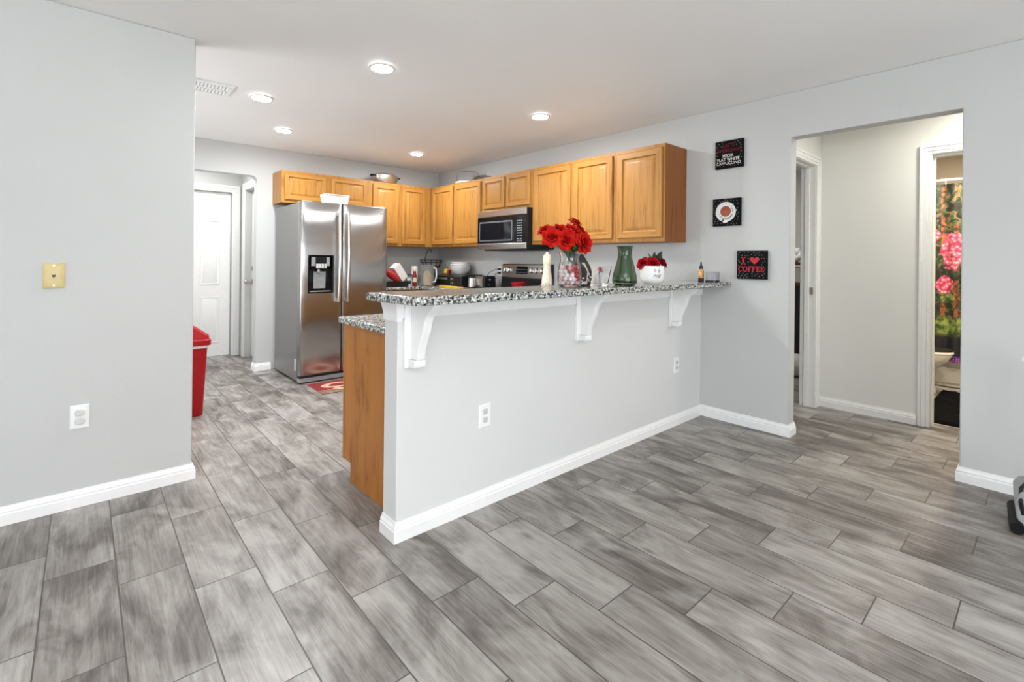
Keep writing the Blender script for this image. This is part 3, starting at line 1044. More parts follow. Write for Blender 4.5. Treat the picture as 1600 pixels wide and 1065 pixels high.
def art_menu(t, Tf, S):
    beans(t, Tf, S, lambda x, y: (y > 0.165 or y < 0.022 or x < 0.018 or x > S - 0.018) and not (0.06 < x < 0.15 and y > 0.15), 3)
    mb = MB()
    text_into(mb, 'LATTE', Tf @ Matrix.Translation((0.062, 0.158, 0.0004)), 0.030, 0.0008, 0.01, 0.088)
    text_into(mb, 'AMERICANO', Tf @ Matrix.Translation((0.014, 0.122, 0.0004)), 0.027, 0.0008, 0.01, 0.184)
    mb.build('red_lettering', 'art_darkred', t)
    mb = MB()
    text_into(mb, 'MOCHA', Tf @ Matrix.Translation((0.060, 0.082, 0.0004)), 0.026, 0.0008, 0.01, 0.082)
    text_into(mb, 'FLAT WHITE', Tf @ Matrix.Translation((0.018, 0.053, 0.0004)), 0.025, 0.0008, 0.01, 0.170)
    text_into(mb, 'CAPPUCCINO', Tf @ Matrix.Translation((0.012, 0.026, 0.0004)), 0.021, 0.0008, 0.0, 0.186)
    mb.build('white_lettering', 'art_white', t)


def art_cup(t, Tf, S):
    cx, cy = 0.103, 0.108
    beans(t, Tf, S, lambda x, y: (x - cx) ** 2 + (y - cy) ** 2 > 0.083 ** 2, 5)

    def disc(mb, r, z, x=cx, y=cy, n=40, sx=1.0):
        mb.lathe([(r, 0), (r, 0.0005), (0, 0.0005)], n=n, T=Tf @ Matrix.Translation((x, y, z)), sx=sx)
    mb = MB()
    disc(mb, 0.078, 0.0002)
    mb.build('saucer_print', 'art_white', t)
    mb = MB()
    disc(mb, 0.055, 0.0008, cx + 0.004, cy - 0.003)
    mb.build('cup_shadow_print', 'grey', t)
    mb = MB()
    disc(mb, 0.050, 0.0014, cx, cy + 0.004)
    mb.build('cup_print', 'white', t)
    mb = MB()
    disc(mb, 0.042, 0.0020, cx, cy + 0.004)
    mb.build('coffee_print', 'coffee', t)
    mb = MB()
    mb.tube([(0.140, 0.085, 0.002), (0.165, 0.103, 0.002), (0.190, 0.120, 0.002)], 0.004, 6, Tf)
    mb.ball((0.100, 0.033, 0.002), 0.013, 12, 6, 1.6, 0.75, 0.15, Tf)
    mb.tube([(0.115, 0.037, 0.002), (0.138, 0.052, 0.002)], 0.003, 6, Tf)
    mb.build('spoon_print', 'white', t)
    mb = MB()
    mb.tube([(0.078, 0.034, 0.0024), (0.088, 0.050, 0.0024)], 0.005, 6, Tf)
    mb.build('spoon_shadow_print', 'art_black', t)


def art_love(t, Tf, S):
    beans(t, Tf, S, lambda x, y: not (0.045 < y < 0.175 and 0.012 < x < 0.20) or (y > 0.108 and (x < 0.022 or 0.075 < x < 0.090 or x > 0.175)), 9)
    mb = MB()
    # slab-serif letters
    mb.box(0.040, 0.053, 0.108, 0.166, 0, 0.0012, Tf).box(0.030, 0.063, 0.108, 0.117, 0, 0.0012, Tf).box(0.030, 0.063, 0.157, 0.166, 0, 0.0012, Tf)
    x = 0.010

    def ring(x0, x1, y0, y1, w, a0, a1):
        n = 22
        cx_, cy_ = (x0 + x1) / 2, (y0 + y1) / 2
        rx, ry = (x1 - x0) / 2, (y1 - y0) / 2
        v, f = [], []
        for k in range(n + 1):
            a = R(a0 + (a1 - a0) * k / n)
            for rr in (0, 1):
                v.append((cx_ + (rx - w * rr) * math.cos(a), cy_ + (ry - w * 0.7 * rr) * math.sin(a), 0.0008))
        for k in range(n):
            f.append((2 * k, 2 * k + 1, 2 * k + 3, 2 * k + 2))
        mb.add(v, f, Tf)
    y0, y1 = 0.054, 0.096
    ring(0.010, 0.042, y0, y1, 0.008, 40, 320)
    mb.box(0.036, 0.041, 0.082, 0.096, 0, 0.001, Tf)
    ring(0.044, 0.078, y0, y1, 0.008, 0, 360)
    for i, ch in enumerate('FFEE'):
        a = 0.081 + i * 0.0297
        mb.box(a + 0.003, a + 0.010, y0, y1, 0, 0.001, Tf).box(a, a + 0.013, y0, y0 + 0.005, 0, 0.0011, Tf)
        mb.box(a, a + 0.026, y1 - 0.006, y1, 0, 0.0012, Tf).box(a + 0.022, a + 0.026, y1 - 0.013, y1, 0, 0.0013, Tf)
        mb.box(a + 0.008, a + 0.020, 0.073, 0.079, 0, 0.0014, Tf)
        if ch == 'E':
            mb.box(a, a + 0.026, y0, y0 + 0.006, 0, 0.0012, Tf).box(a + 0.022, a + 0.026, y0, y0 + 0.013, 0, 0.0013, Tf)
    mb.build('lettering', 'art_red', t)
    mb = MB()
    hp = []
    for k in range(40):
        a = 2 * PI * k / 40
        hp.append((0.128 + 0.00215 * 16 * math.sin(a) ** 3, 0.140 + 0.00195 * (13 * math.cos(a) - 5 * math.cos(2 * a) - 2 * math.cos(3 * a) - math.cos(4 * a))))
    mb.prism(hp, 2, 0, 0.0012, Tf)
    mb.build('heart', 'art_red', t)


canvas('black canvas with red and white coffee names, topmost on the right wall', 1.670, 2.066, art_menu)
canvas('black canvas with a coffee cup on a white saucer, middle of three', 1.686, 1.619, art_cup)
canvas('black canvas reading I heart COFFEE in red, lowest of three', 1.493, 1.214, art_love)

# ------------------------------------------------------------------ refrigerator
FX0, FX1, FG, FY, FZ = 1.574, 2.484, 1.986, 4.840, 1.790
t_ = thing('refrigerator', 'stainless side-by-side refrigerator with ice dispenser against the back wall', 'refrigerator', ((FX0 + FX1) / 2, 5.25, 0))
MB().box(FX0, FX1, FY + 0.085, 5.66, 0.025, 1.775).build('fridge_body', 'fridge_side', t_, bevel=0.006)
MB().box(FX0 + 0.01, FX1 - 0.01, FY + 0.045, FY + 0.0845, 0.0005, 0.070).build('base_grille', 'dark', t_, bevel=0.008)
MB().prism([(FX0, FY + 0.084), (FX0 + 0.012, FY + 0.030), (FX1 - 0.012, FY + 0.030), (FX1, FY + 0.084)], 2, 0.012, 0.052).build('kick_plate', 'grey', t_, bevel=0.005)
for (a, b_) in ((FX0 + 0.02, FX0 + 0.12), (FX1 - 0.12, FX1 - 0.02)):
    MB().box(a, b_, FY + 0.03, FY + 0.17, 1.776, 1.797).build('hinge_cover', 'grey', t_, bevel=0.006)


def fridge_door(x0, x1, hole=None):
    z0, z1 = 0.082, FZ
    mb = MB()
    c = 0.014

    def fy(x):
        u = (x - (x0 + x1) / 2) / ((x1 - x0) / 2)
        return FY + 0.006 * u * u
    xs = [x0 + c + (x1 - x0 - 2 * c) * k / 10 for k in range(11)]
    zs = [z0 + c, z1 - c]
    if hole:
        xs = sorted(set([x for x in xs if abs(x - hole[0]) > 0.012 and abs(x - hole[1]) > 0.012] + [hole[0], hole[1]]))
        zs = [z0 + c, hole[2], hole[3], z1 - c]
    idx = {}
    v, f = [], []
    for i, x in enumerate(xs):
        for j, z in enumerate(zs):
            idx[i, j] = len(v)
            v.append((x, fy(x), z))
    for i in range(len(xs) - 1):
        for j in range(len(zs) - 1):
            if hole and hole[0] - 1e-6 <= xs[i] and xs[i + 1] <= hole[1] + 1e-6 and j == 1:
                continue
            f.append((idx[i, j], idx[i + 1, j], idx[i + 1, j + 1], idx[i, j + 1]))
    # outline, rounded edge, sides
    n, m = len(xs) - 1, len(zs) - 1
    loop = [(i, 0) for i in range(n)] + [(n, j) for j in range(m)] + [(i, m) for i in range(n, 0, -1)] + [(0, j) for j in range(m, 0, -1)]
    L0 = [idx[k] for k in loop]
    prev = L0
    for (off, dy) in ((0.008, 0.003), (0.0125, 0.008), (0.014, 0.016), (0.014, 0.080)):
        cur = []
        for (i, j) in loop:
            x, z = xs[i], zs[j]
            ox = (-1 if i == 0 else 1 if i == n else 0)
            oz = (-1 if j == 0 else 1 if j == m else 0)
            cur.append(len(v))
            v.append((x + ox * off, fy(x) + dy if dy < 0.05 else FY + dy, z + oz * off))
        for k in range(len(loop)):
            l = (k + 1) % len(loop)
            f.append((prev[k], prev[l], cur[l], cur[k]))
        prev = cur
    f.append(prev)
    mb.add(v, f)
    return mb


DH = (1.643, 1.897, 0.884, 1.264)
fd = fridge_door(FX0 + 0.002, FG - 0.003, DH).build('freezer_door', 'steel', t_, smooth=50)
rd = fridge_door(FG + 0.003, FX1 - 0.002).build('refrigerator_door', 'steel', t_, smooth=50)
MB().box(FG - 0.0028, FG + 0.0028, FY + 0.02, FY + 0.08, 0.09, 1.78).build('door_gap', 'black', t_)
for (door, hx, sgn) in ((fd, 1.938, 1), (rd, 2.030, -1)):
    mb = MB()
    pts, rad = [], []
    for k in range(25):
        a = k / 24
        z = 0.790 + 0.915 * a
        pts.append((hx, FY - 0.012 - 0.050 * math.sin(PI * (0.10 + 0.80 * a)) ** 0.7, z))
        rad.append(0.0135)
    T = Matrix.Translation(Vector((hx, 0, 0))) @ Matrix.Diagonal((1.15, 1, 1, 1)) @ Matrix.Translation(Vector((-hx, 0, 0)))
    mb.tube(pts, 0.0135, 12, T, radii=rad)
    for z in (0.812, 1.682):
        mb.box(hx - 0.010, hx + 0.010, FY - 0.045, FY + 0.004, z - 0.016, z + 0.016)
    mb.build('handle', 'handle', door, bevel=0.002)
# dispenser
hx0, hx1, hz0, hz1 = DH
mb = MB()
o_ = rrect(hx0 + 0.004, hx1 - 0.004, hz0 + 0.004, hz1 - 0.004, 0.022)
i_ = rrect(hx0 + 0.012, hx1 - 0.012, hz0 + 0.012, hz1 - 0.012, 0.018)
k_ = rrect(hx0 + 0.016, hx1 - 0.016, hz0 + 0.014, hz1 - 0.014, 0.016)
out_ = rrect(hx0 - 0.003, hx1 + 0.003, hz0 - 0.003, hz1 + 0.003, 0.024)
n = len(o_)
rows = [[(x, FY + 0.004, z) for x, z in out_], [(x, FY - 0.002, z) for x, z in o_], [(x, FY + 0.004, z) for x, z in i_], [(x, FY + 0.066, z) for x, z in k_]]
v = [p for r_ in rows for p in r_]
f = []
for a in range(3):
    for k in range(n):
        l = (k + 1) % n
        f.append((a * n + k, a * n + l, (a + 1) * n + l, (a + 1) * n + k))
f.append([3 * n + k for k in range(n)])
disp = MB().add(v, f).build('dispenser_recess', 'black_glass', fd, smooth=40)
mb = MB()
mb.prism([(FY + 0.003, hz1 - 0.016), (FY + 0.064, hz1 - 0.016), (FY + 0.064, 1.135), (FY + 0.030, 1.125), (FY + 0.008, 1.150)], 0, 1.672, 1.862)
mb.build('control_panel', 'black_glass', fd, bevel=0.004)
for (a, b_) in ((1.676, 1.716), (1.824, 1.858)):
    MB().box(a, b_, FY + 0.0015, FY + 0.02, 1.155, hz1 - 0.02).build('side_button_strip', 'grey', fd, bevel=0.003)
for k in range(4):
    MB().box(1.722 + k * 0.0265, 1.7445 + k * 0.0265, FY - 0.001, FY + 0.012, 1.132, 1.178).build('dispenser_button', 'lightgrey', fd, bevel=0.002)
MB().lathe([(0.016, 0), (0.016, 0.02), (0.011, 0.035), (0, 0.036)], (1.755, FY + 0.032, 1.090), 16).build('spout', 'grey', fd)
MB().prism([(FY + 0.050, 1.10), (FY + 0.064, 1.10), (FY + 0.064, 0.93), (FY + 0.058, 0.93)], 0, 1.715, 1.835).build('paddle', 'grey', fd, bevel=0.006)
MB().box(1.668, 1.872, FY + 0.004, FY + 0.062, 0.899, 0.908).build('drip_tray', 'aluminium', fd, bevel=0.003)
MB().box(2.388, 2.428, FY + 0.002, FY + 0.0058, 1.715, 1.723).build('maker_badge', 'handle', rd)
mb = MB().box(FX0 - 0.0008, FX0 - 0.0002, 4.966, 4.996, 0.118, 0.236)
mb.build('sticker', 'carton', t_)

# ------------------------------------------------------------------ microwave
MY0, MY1, MZ0, MZ1, MX = 3.530, 4.325, 1.350, 1.7715, 3.325
t_ = thing('microwave', 'over-the-range microwave with stainless strips under the short oak cabinet', 'microwave', (3.52, (MY0 + MY1) / 2, MZ0))
MB().box(MX + 0.012, XR - 0.002, MY0, MY1, MZ0, MZ1).build('microwave_body', 'black', t_, bevel=0.003)
T = frame((MX + 0.0118, MY1, MZ0), (0, -1, 0), (0, 0, 1))
W_ = MY1 - MY0
mb = MB()
mb.panel(W_, 0.070, [(0, 0), (0, 0.010), (0.004, 0.013), (0.02, 0.013)], T @ Matrix.Translation((0, MZ1 - MZ0 - 0.070, 0)))
vs_ = mb.build('vent_strip', 'steel_y', t_)
d_ = MB().panel(W_ - 0.185, 0.285, [(0, 0), (0, 0.010), (0.004, 0.013), (0.03, 0.013)], T @ Matrix.Translation((0.0, 0.062, 0))).build('door', 'black_glass', t_)
mb = MB()
Tw = T @ Matrix.Translation((0.035, 0.085, 0.0131))
w_, h_ = W_ - 0.185 - 0.055, 0.215
o_ = rrect(0, w_, 0, h_, 0.015)
i_ = rrect(0.016, w_ - 0.016, 0.016, h_ - 0.016, 0.010)
n = len(o_)
mb.add([(a, b_, 0.0) for a, b_ in o_] + [(a, b_, 0.003) for a, b_ in [(x, y) for x, y in rrect(0.004, w_ - 0.004, 0.004, h_ - 0.004, 0.013)]] + [(a, b_, 0.003) for a, b_ in i_],
       [(k, (k + 1) % n, n + (k + 1) % n, n + k) for k in range(n)] + [(n + k, n + (k + 1) % n, 2 * n + (k + 1) % n, 2 * n + k) for k in range(n)], Tw)
mb.build('window_frame', 'dark_grey', d_)
mb = MB().prism(i_, 2, 0.0002, 0.0016, Tw)
mb.build('window_pane', 'display', d_)
cp = MB().panel(0.183, 0.285, [(0, 0), (0, 0.010), (0.003, 0.0125), (0.02, 0.0125)], T @ Matrix.Translation((W_ - 0.183, 0.062, 0))).build('control_panel', 'black_glass', t_)
MB().box(0.045, 0.135, 0.250, 0.272, 0.0126, 0.0132, T @ Matrix.Translation((W_ - 0.183, 0.062, 0))).build('clock_display', 'display', cp)
k_ = 0
for (yy, nn) in ((0.225, 3), (0.200, 3), (0.175, 3), (0.150, 3), (0.125, 3), (0.100, 3), (0.070, 4), (0.040, 2), (0.018, 4)):
    for q in range(nn):
        w = 0.085 / nn
        MB().box(0.050 + q * w, 0.050 + q * w + w * 0.62, yy - 0.004, yy + 0.006, 0.0126, 0.0131, T @ Matrix.Translation((W_ - 0.183, 0.062, 0))).build('key', 'grey', cp)
MB().panel(W_, 0.061, [(0, 0), (0, 0.010), (0.004, 0.013), (0.02, 0.013)], T).build('lower_strip', 'steel_y', t_)
MB().box(MX + 0.05, XR - 0.04, MY0 + 0.03, MY1 - 0.06, MZ0 - 0.014, MZ0 - 0.0003).build('grease_filter', 'dark', t_, bevel=0.004)

# ------------------------------------------------------------------ range
RY0, RY1, RX = 3.526, 4.294, 3.075
t_ = thing('range', 'stainless electric range with black cooktop below the microwave', 'range', (3.4, (RY0 + RY1) / 2, 0))
MB().box(RX, XR - 0.003, RY0, RY1, 0.02, 0.895).build('range_body', 'steel_y', t_, bevel=0.003)
MB().box(RX - 0.01, XR - 0.09, RY0, RY1, 0.8955, 0.912).build('cooktop', 'black_glass', t_, bevel=0.004)
od = MB().panel(RY1 - RY0 - 0.02, 0.50, [(0, 0), (0, 0.025), (0.006, 0.03), (0.10, 0.03), (0.103, 0.028)], frame((RX, RY1 - 0.01, 0.24), (0, -1, 0), (0, 0, 1))).build('oven_door', 'steel_y', t_)
MB().tube([(RX - 0.03, RY1 - 0.06, 0.70), (RX - 0.07, RY1 - 0.07, 0.70), (RX - 0.07, RY0 + 0.07, 0.70), (RX - 0.03, RY0 + 0.06, 0.70)], 0.011, 10).build('handle', 'handle', od)
MB().panel(RY1 - RY0 - 0.02, 0.19, [(0, 0), (0, 0.02), (0.006, 0.025), (0.05, 0.025)], frame((RX, RY1 - 0.01, 0.035), (0, -1, 0), (0, 0, 1))).build('drawer', 'steel_y', t_)
mb = MB().prism([(XR - 0.085, 0.9125), (XR - 0.004, 0.9125), (XR - 0.004, 1.190), (XR - 0.055, 1.190), (XR - 0.062, 1.180), (XR - 0.078, 1.03)], 1, RY0, RY1)
bg = mb.build('backguard', 'black', t_, bevel=0.003)
# sloping steel face of the backguard
fz0, fz1 = 1.035, 1.183
fa, fb = Vector((XR - 0.0785, 0, fz0)), Vector((XR - 0.0625, 0, fz1))
upv = (fb - fa).normalized()
Tg = frame((fa.x, RY1 - 0.004, fz0), (0, -1, 0), upv)
gl = (fb - fa).length
gw = RY1 - RY0 - 0.008
MB().panel(gw, gl, [(0, 0), (0, 0.004), (0.004, 0.006), (0.02, 0.006)], Tg).build('control_panel', 'steel_y', t_)
MB().box(0.250, 0.435, 0.045, 0.130, 0.0061, 0.0085, Tg).build('display', 'display', t_, bevel=0.003)
mb = MB()
for row in range(2):
    for q in range(6):
        mb.box(0.265 + q * 0.027, 0.265 + q * 0.027 + 0.016, 0.060 + row * 0.030, 0.066 + row * 0.030, 0.0085, 0.0088, Tg)
mb.build('display_marks', 'grey', t_)
for kx in (0.045, 0.115, 0.480, 0.560, 0.640):
    kb = MB()
    Tk = Tg @ Matrix.Translation((kx + 0.02, 0.085, 0.006))
    kb.lathe([(0.030, 0), (0.030, 0.004), (0.025, 0.006), (0.022, 0.024), (0.019, 0.027), (0, 0.027)], n=20, T=Tk)
    kb.box(-0.006, 0.006, -0.025, 0.025, 0.024, 0.036, Tk)
    kb.build('knob', 'handle', t_, bevel=0.0015)
for (bx, by_, br) in ((3.22, 3.72, 0.10), (3.22, 4.10, 0.085), (3.50, 3.72, 0.075), (3.50, 4.10, 0.10)):
    MB().lathe([(br - 0.006, 0.0), (br - 0.006, 0.0006), (br, 0.0006), (br, 0.0)], (bx, by_, 0.9122), 28, close=True).build('burner_ring', 'grey', t_)

# ------------------------------------------------------------------ things on the cabinets and the refrigerator
t_ = thing('roasting_pot', 'oval aluminium roasting pot with dark handles on top of the oak cabinets', 'pot', (2.82, 5.57, UZ1))
T = rot((2.82, 5.57, UZ1 + 0.0008), 0, 0, R(8))
MB().lathe([(0.0, 0.003), (0.105, 0.0), (0.128, 0.012), (0.146, 0.050), (0.152, 0.088), (0.158, 0.092), (0.158, 0.097), (0.150, 0.099)], n=40, T=T, sx=1.12, sy=0.82).build('pot_body', 'aluminium', t_)
MB().lathe([(0.153, 0.0985), (0.150, 0.104), (0.120, 0.122), (0.070, 0.134), (0.022, 0.139), (0.0, 0.139)], n=40, T=T, sx=1.10, sy=0.80).build('lid', 'aluminium', t_)
for s in (-1, 1):
    mb = MB()
    mb.tube([(s * 0.164, -0.040, 0.085), (s * 0.196, -0.030, 0.092), (s * 0.205, 0, 0.094), (s * 0.196, 0.030, 0.092), (s * 0.164, 0.040, 0.085)], 0.009, 8, T)
    mb.build('handle', 'black', t_)

t_ = thing('cake_carrier', 'clear domed cake carrier with white base on the cabinets left of the microwave', 'cake carrier', (3.56, 4.84, UZ1))
c = (3.56, 4.84, UZ1 + 0.0008)
MB().lathe([(0, 0.0), (0.130, 0.0), (0.150, 0.010), (0.152, 0.022), (0.143, 0.026), (0.0, 0.020)], c, 36).build('base', 'white', t_)
MB().lathe([(0.143, 0.027), (0.138, 0.110), (0.128, 0.140), (0.095, 0.156), (0.0, 0.160), (0.0, 0.157), (0.093, 0.153), (0.125, 0.138), (0.135, 0.109), (0.140, 0.027)], c, 36).build('dome', 'thin_clear', t_)
tag(MB().lathe([(0.0, 0.004), (0.110, 0.002), (0.128, 0.0), (0.130, 0.004), (0.120, 0.030), (0.085, 0.055), (0.025, 0.066), (0.018, 0.085), (0.0, 0.088)], (3.56, 4.50, UZ1 + 0.0008), 32).build('food_dome', 'thin_clear'), 'low clear food dome on the cabinets right of the cake carrier', 'food dome')

t_ = thing('ribbed_basket', 'white ribbed plastic basket on top of the refrigerator', 'basket', (1.955, 4.975, 1.7905))
mb = MB()
b0 = 1.791


def brect(hx_, hy_, z):
    return [(1.955 - hx_, 4.975 - hy_, z), (1.955 + hx_, 4.975 - hy_, z), (1.955 + hx_, 4.975 + hy_, z), (1.955 - hx_, 4.975 + hy_, z)]


v = brect(0.105, 0.062, b0) + brect(0.107, 0.064, b0 + 0.012) + brect(0.104, 0.061, b0 + 0.012) + brect(0.102, 0.059, b0 + 0.004)
f = [(0, 1, 2, 3)]
for a in range(3):
    for k in range(4):
        l = (k + 1) % 4
        f.append((a * 4 + k, a * 4 + l, (a + 1) * 4 + l, (a + 1) * 4 + k))
f.append((12, 13, 14, 15))
mb.add(v, f)
mb.build('basket_floor', 'basket_white', t_)
mb = MB()
mb.tube([Vector(p) for p in brect(0.124, 0.077, b0 + 0.094)], 0.004, 8, closed=True)
mb.build('basket_rim', 'basket_white', t_)
for k in range(15):
    u = -0.95 + 1.9 * k / 14
    for s_ in (-1, 1):
        MB().tube([(1.955 + u * 0.105, 4.975 + s_ * 0.0625, b0 + 0.008), (1.955 + u * 0.124, 4.975 + s_ * 0.0765, b0 + 0.092)], 0.0046, 6).build('rib', 'basket_white', t_)
for k in range(9):
    u = -0.92 + 1.84 * k / 8
    for s_ in (-1, 1):
        MB().tube([(1.955 + s_ * 0.1055, 4.975 + u * 0.062, b0 + 0.008), (1.955 + s_ * 0.1235, 4.975 + u * 0.077, b0 + 0.092)], 0.0056, 6).build('rib', 'basket_white', t_)

# ------------------------------------------------------------------ things on the far worktop
Z = WZ + 0.0006
# carton, red cloth and dark kit beside the refrigerator
T = rot((2.862, 5.285, Z + 0.172), 0, R(-38), R(10))
tag(MB().box(-0.052, 0.052, -0.050, 0.050, -0.105, 0.105, T).build('white_carton', 'carton', bevel=0.002), 'white carton tilted over the red pouch beside the refrigerator', 'carton')
mb = MB()
mb.ball((0, 0, 0), 0.078, 18, 12, 1.6, 0.75, 0.55, rot((2.750, 5.235, Z + 0.135), R(8), R(35), 0))
tag(mb.build('red_pouch', 'redcloth'), 'red cloth pouch slumped beneath the white carton beside the refrigerator', 'pouch')
tag(MB().prism(rrect(2.56, 2.965, 5.20, 5.40, 0.03), 2, Z, Z + 0.068).build('black_tray', 'black', bevel=0.008), 'low black tray under the red pouch next to the refrigerator', 'tray')
t_ = thing('spice_tin', 'small pale grey tin with dark strap between black tray and red bottle', 'tin', (2.990, 5.27, Z))
MB().lathe([(0, 0), (0.028, 0), (0.028, 0.098), (0.025, 0.104), (0, 0.104)], (2.990, 5.27, Z), 20).build('tin_body', 'lightgrey', t_)
MB().lathe([(0.0286, 0.03), (0.0290, 0.05), (0.0286, 0.07)], (2.990, 5.27, Z), 20).build('strap', 'dark', t_)
mb = MB()
mb.tube([(2.965, 5.30, Z + 0.10), (2.985, 5.29, Z + 0.135), (3.020, 5.275, Z + 0.148), (3.05, 5.27, Z + 0.125), (3.062, 5.27, Z + 0.004)], 0.010, 8)
tag(mb.build('cable_loop', 'dark'), 'dark cable arching over the pale tin beside the red bottle', 'cable')
c = (3.075, 5.27, Z)
t_ = thing('sauce_bottle', 'red sauce bottle with white cap on the back worktop', 'bottle', c)
MB().lathe([(0, 0), (0.026, 0), (0.028, 0.008), (0.028, 0.120), (0.022, 0.150), (0.018, 0.165), (0.018, 0.190), (0, 0.190)], c, 20).build('bottle_body', 'sauce', t_)
MB().lathe([(0.0205, 0.186), (0.0205, 0.238), (0.017, 0.243), (0, 0.243)], c, 20).build('cap', 'cream', t_)
MB().lathe([(0.0284, 0.05), (0.0284, 0.105), (0.0282, 0.105), (0.0282, 0.05)], c, 20, close=True).build('paper_band', 'cream', t_)
c = (3.235, 5.235, Z)
t_ = thing('plastic_pitcher', 'frosted plastic pitcher of amber liquid on the worktop by the wire basket', 'pitcher', c)
MB().lathe([(0.0, 0.0), (0.074, 0.0), (0.082, 0.010), (0.096, 0.240), (0.099, 0.250), (0.096, 0.251), (0.092, 0.240), (0.078, 0.012), (0.0, 0.006)], c, 32).build('pitcher_body', 'clear_plastic', t_)
MB().lathe([(0.0, 0.008), (0.050, 0.008), (0.056, 0.060), (0.050, 0.150), (0.030, 0.185), (0.0, 0.185)], c, 32).build('liquid', 'orange_liquid', t_)
MB().lathe([(0.0985, 0.252), (0.0985, 0.262), (0.06, 0.268), (0, 0.268)], c, 32).build('lid', 'clear_plastic', t_)
a_ = R(300)
mb = MB()
hv = Vector((math.cos(a_), math.sin(a_), 0))
mb.tube([Vector(c) + hv * 0.090 + Vector((0, 0, 0.225)), Vector(c) + hv * 0.125 + Vector((0, 0, 0.220)), Vector(c) + hv * 0.130 + Vector((0, 0, 0.13)), Vector(c) + hv * 0.115 + Vector((0, 0, 0.06)), Vector(c) + hv * 0.082 + Vector((0, 0, 0.05))], 0.009, 8)
mb.build('handle', 'white', t_)
c = (3.16, 5.42, Z)
tag(MB().lathe([(0, 0), (0.040, 0), (0.040, 0.235), (0.036, 0.245), (0, 0.245)], c, 22).build('canister', 'whiteceramic'), 'slim white canister standing behind the frosted pitcher', 'canister')
# wire basket stand with hook
cx, cy = 3.44, 5.47
t_ = thing('wire_basket_stand', 'black wire fruit basket with hanging hook in the worktop corner', 'fruit basket', (cx, cy, Z))
mb = MB()
mb.tube([(cx + 0.11 * math.cos(2 * PI * k / 32), cy + 0.11 * math.sin(2 * PI * k / 32), Z + 0.005) for k in range(32)], 0.004, 6, closed=True)
mb.build('foot_ring', 'wire', t_)
mb = MB()
pts = [(cx - 0.13, cy - 0.02, Z + 0.005), (cx - 0.135, cy - 0.02, Z + 0.20), (cx - 0.12, cy - 0.018, Z + 0.30), (cx - 0.075, cy - 0.01, Z + 0.42), (cx - 0.055, cy - 0.008, Z + 0.455), (cx - 0.02, cy - 0.004, Z + 0.466), (cx + 0.008, cy, Z + 0.450), (cx + 0.006, cy, Z + 0.432), (cx - 0.012, cy, Z + 0.428), (cx - 0.018, cy, Z + 0.440)]
mb.tube(pts, 0.005, 8)
mb.build('hook_post', 'wire', t_)
mb = MB()
for (rr, zz) in ((0.145, 0.325), (0.140, 0.295), (0.115, 0.245), (0.075, 0.212)):
    mb.tube([(cx + rr * math.cos(2 * PI * k / 36), cy + rr * math.sin(2 * PI * k / 36), Z + zz) for k in range(36)], 0.0042, 6, closed=True)
for k in range(12):
    a = 2 * PI * k / 12
    mb.tube([(cx + r_ * math.cos(a), cy + r_ * math.sin(a), Z + z_) for r_, z_ in ((0.145, 0.325), (0.138, 0.29), (0.114, 0.245), (0.075, 0.212), (0.02, 0.205))], 0.0028, 6)
mb.build('basket', 'wire', t_)
mb = MB()
for k in range(3):
    a = 2 * PI * k / 3 + 0.4
    mb.tube([(cx + 0.11 * math.cos(a), cy + 0.11 * math.sin(a), Z + 0.005), (cx + 0.075 * math.cos(a), cy + 0.075 * math.sin(a), Z + 0.21)], 0.004, 6)
mb.build('stand_legs', 'wire', t_)
# toaster oven with bowls and a wrapper on it
OX0, OX1, OY0, OY1 = 3.36, 3.70, 4.700, 5.250
t_ = thing('toaster_oven', 'wide black countertop oven under the white bowls', 'toaster oven', ((OX0 + OX1) / 2, (OY0 + OY1) / 2, Z))
MB().prism([(OX0 + 0.012, Z + 0.012), (OX1, Z + 0.012), (OX1, Z + 0.150), (OX0 + 0.12, Z + 0.150), (OX0 + 0.012, Z + 0.128)], 1, OY0, OY1).build('oven_body', 'black', t_, bevel=0.008)
T = frame((OX0 + 0.0118, OY1 - 0.01, Z + 0.02), (0, -1, 0), (0, 0, 1))
od = MB().panel(0.30, 0.100, [(0, 0), (0, 0.006), (0.004, 0.009), (0.02, 0.009)], T).build('door', 'black_glass', t_)
MB().box(0.02, 0.27, 0.066, 0.090, 0.0092, 0.018, T).build('trim_bar', 'steel_y', od, bevel=0.002)
for q in (0.025, 0.075):
    MB().lathe([(0.015, 0), (0.013, 0.016), (0, 0.016)], n=16, T=T @ Matrix.Translation((0.355, q, 0.0))).build('knob', 'chrome', t_)
mb = MB()
for (a, b_) in ((OX0 + 0.04, OY0 + 0.03), (OX0 + 0.04, OY1 - 0.03), (OX1 - 0.03, OY0 + 0.03), (OX1 - 0.03, OY1 - 0.03)):
    MB().lathe([(0.012, 0), (0.012, 0.0118), (0, 0.0118)], (a, b_, Z), 12).build('foot', 'dark', t_)
zb = Z + 0.1506
c0 = (3.560, 4.985)
for k, (r_, z0, h_, lab) in enumerate(((0.140, 0.0, 0.095, 'wide white bowl at the bottom of the stack on the black countertop oven'),
                                       (0.136, 0.040, 0.085, 'white bowl nested inside the widest bowl on the black countertop oven'),
                                       (0.118, 0.080, 0.070, 'smaller white bowl at the top of the stack on the countertop oven'))):
    tag(MB().lathe([(0.0, 0.0), (r_ * 0.5, 0.0), (r_ * 0.85, h_ * 0.45), (r_, h_), (r_ * 0.98, h_ + 0.002), (r_ * 0.82, h_ * 0.5), (r_ * 0.48, 0.006), (0, 0.006)], (c0[0], c0[1], zb + z0), 32).build('white_bowl', 'whiteceramic'), lab, 'bowl', 'stacked white bowls')
T = rot((3.500, 5.225, zb + 0.036), R(6), 0, R(12))
mb = MB().box(-0.03, 0.03, -0.058, 0.0, -0.028, 0.028, T)
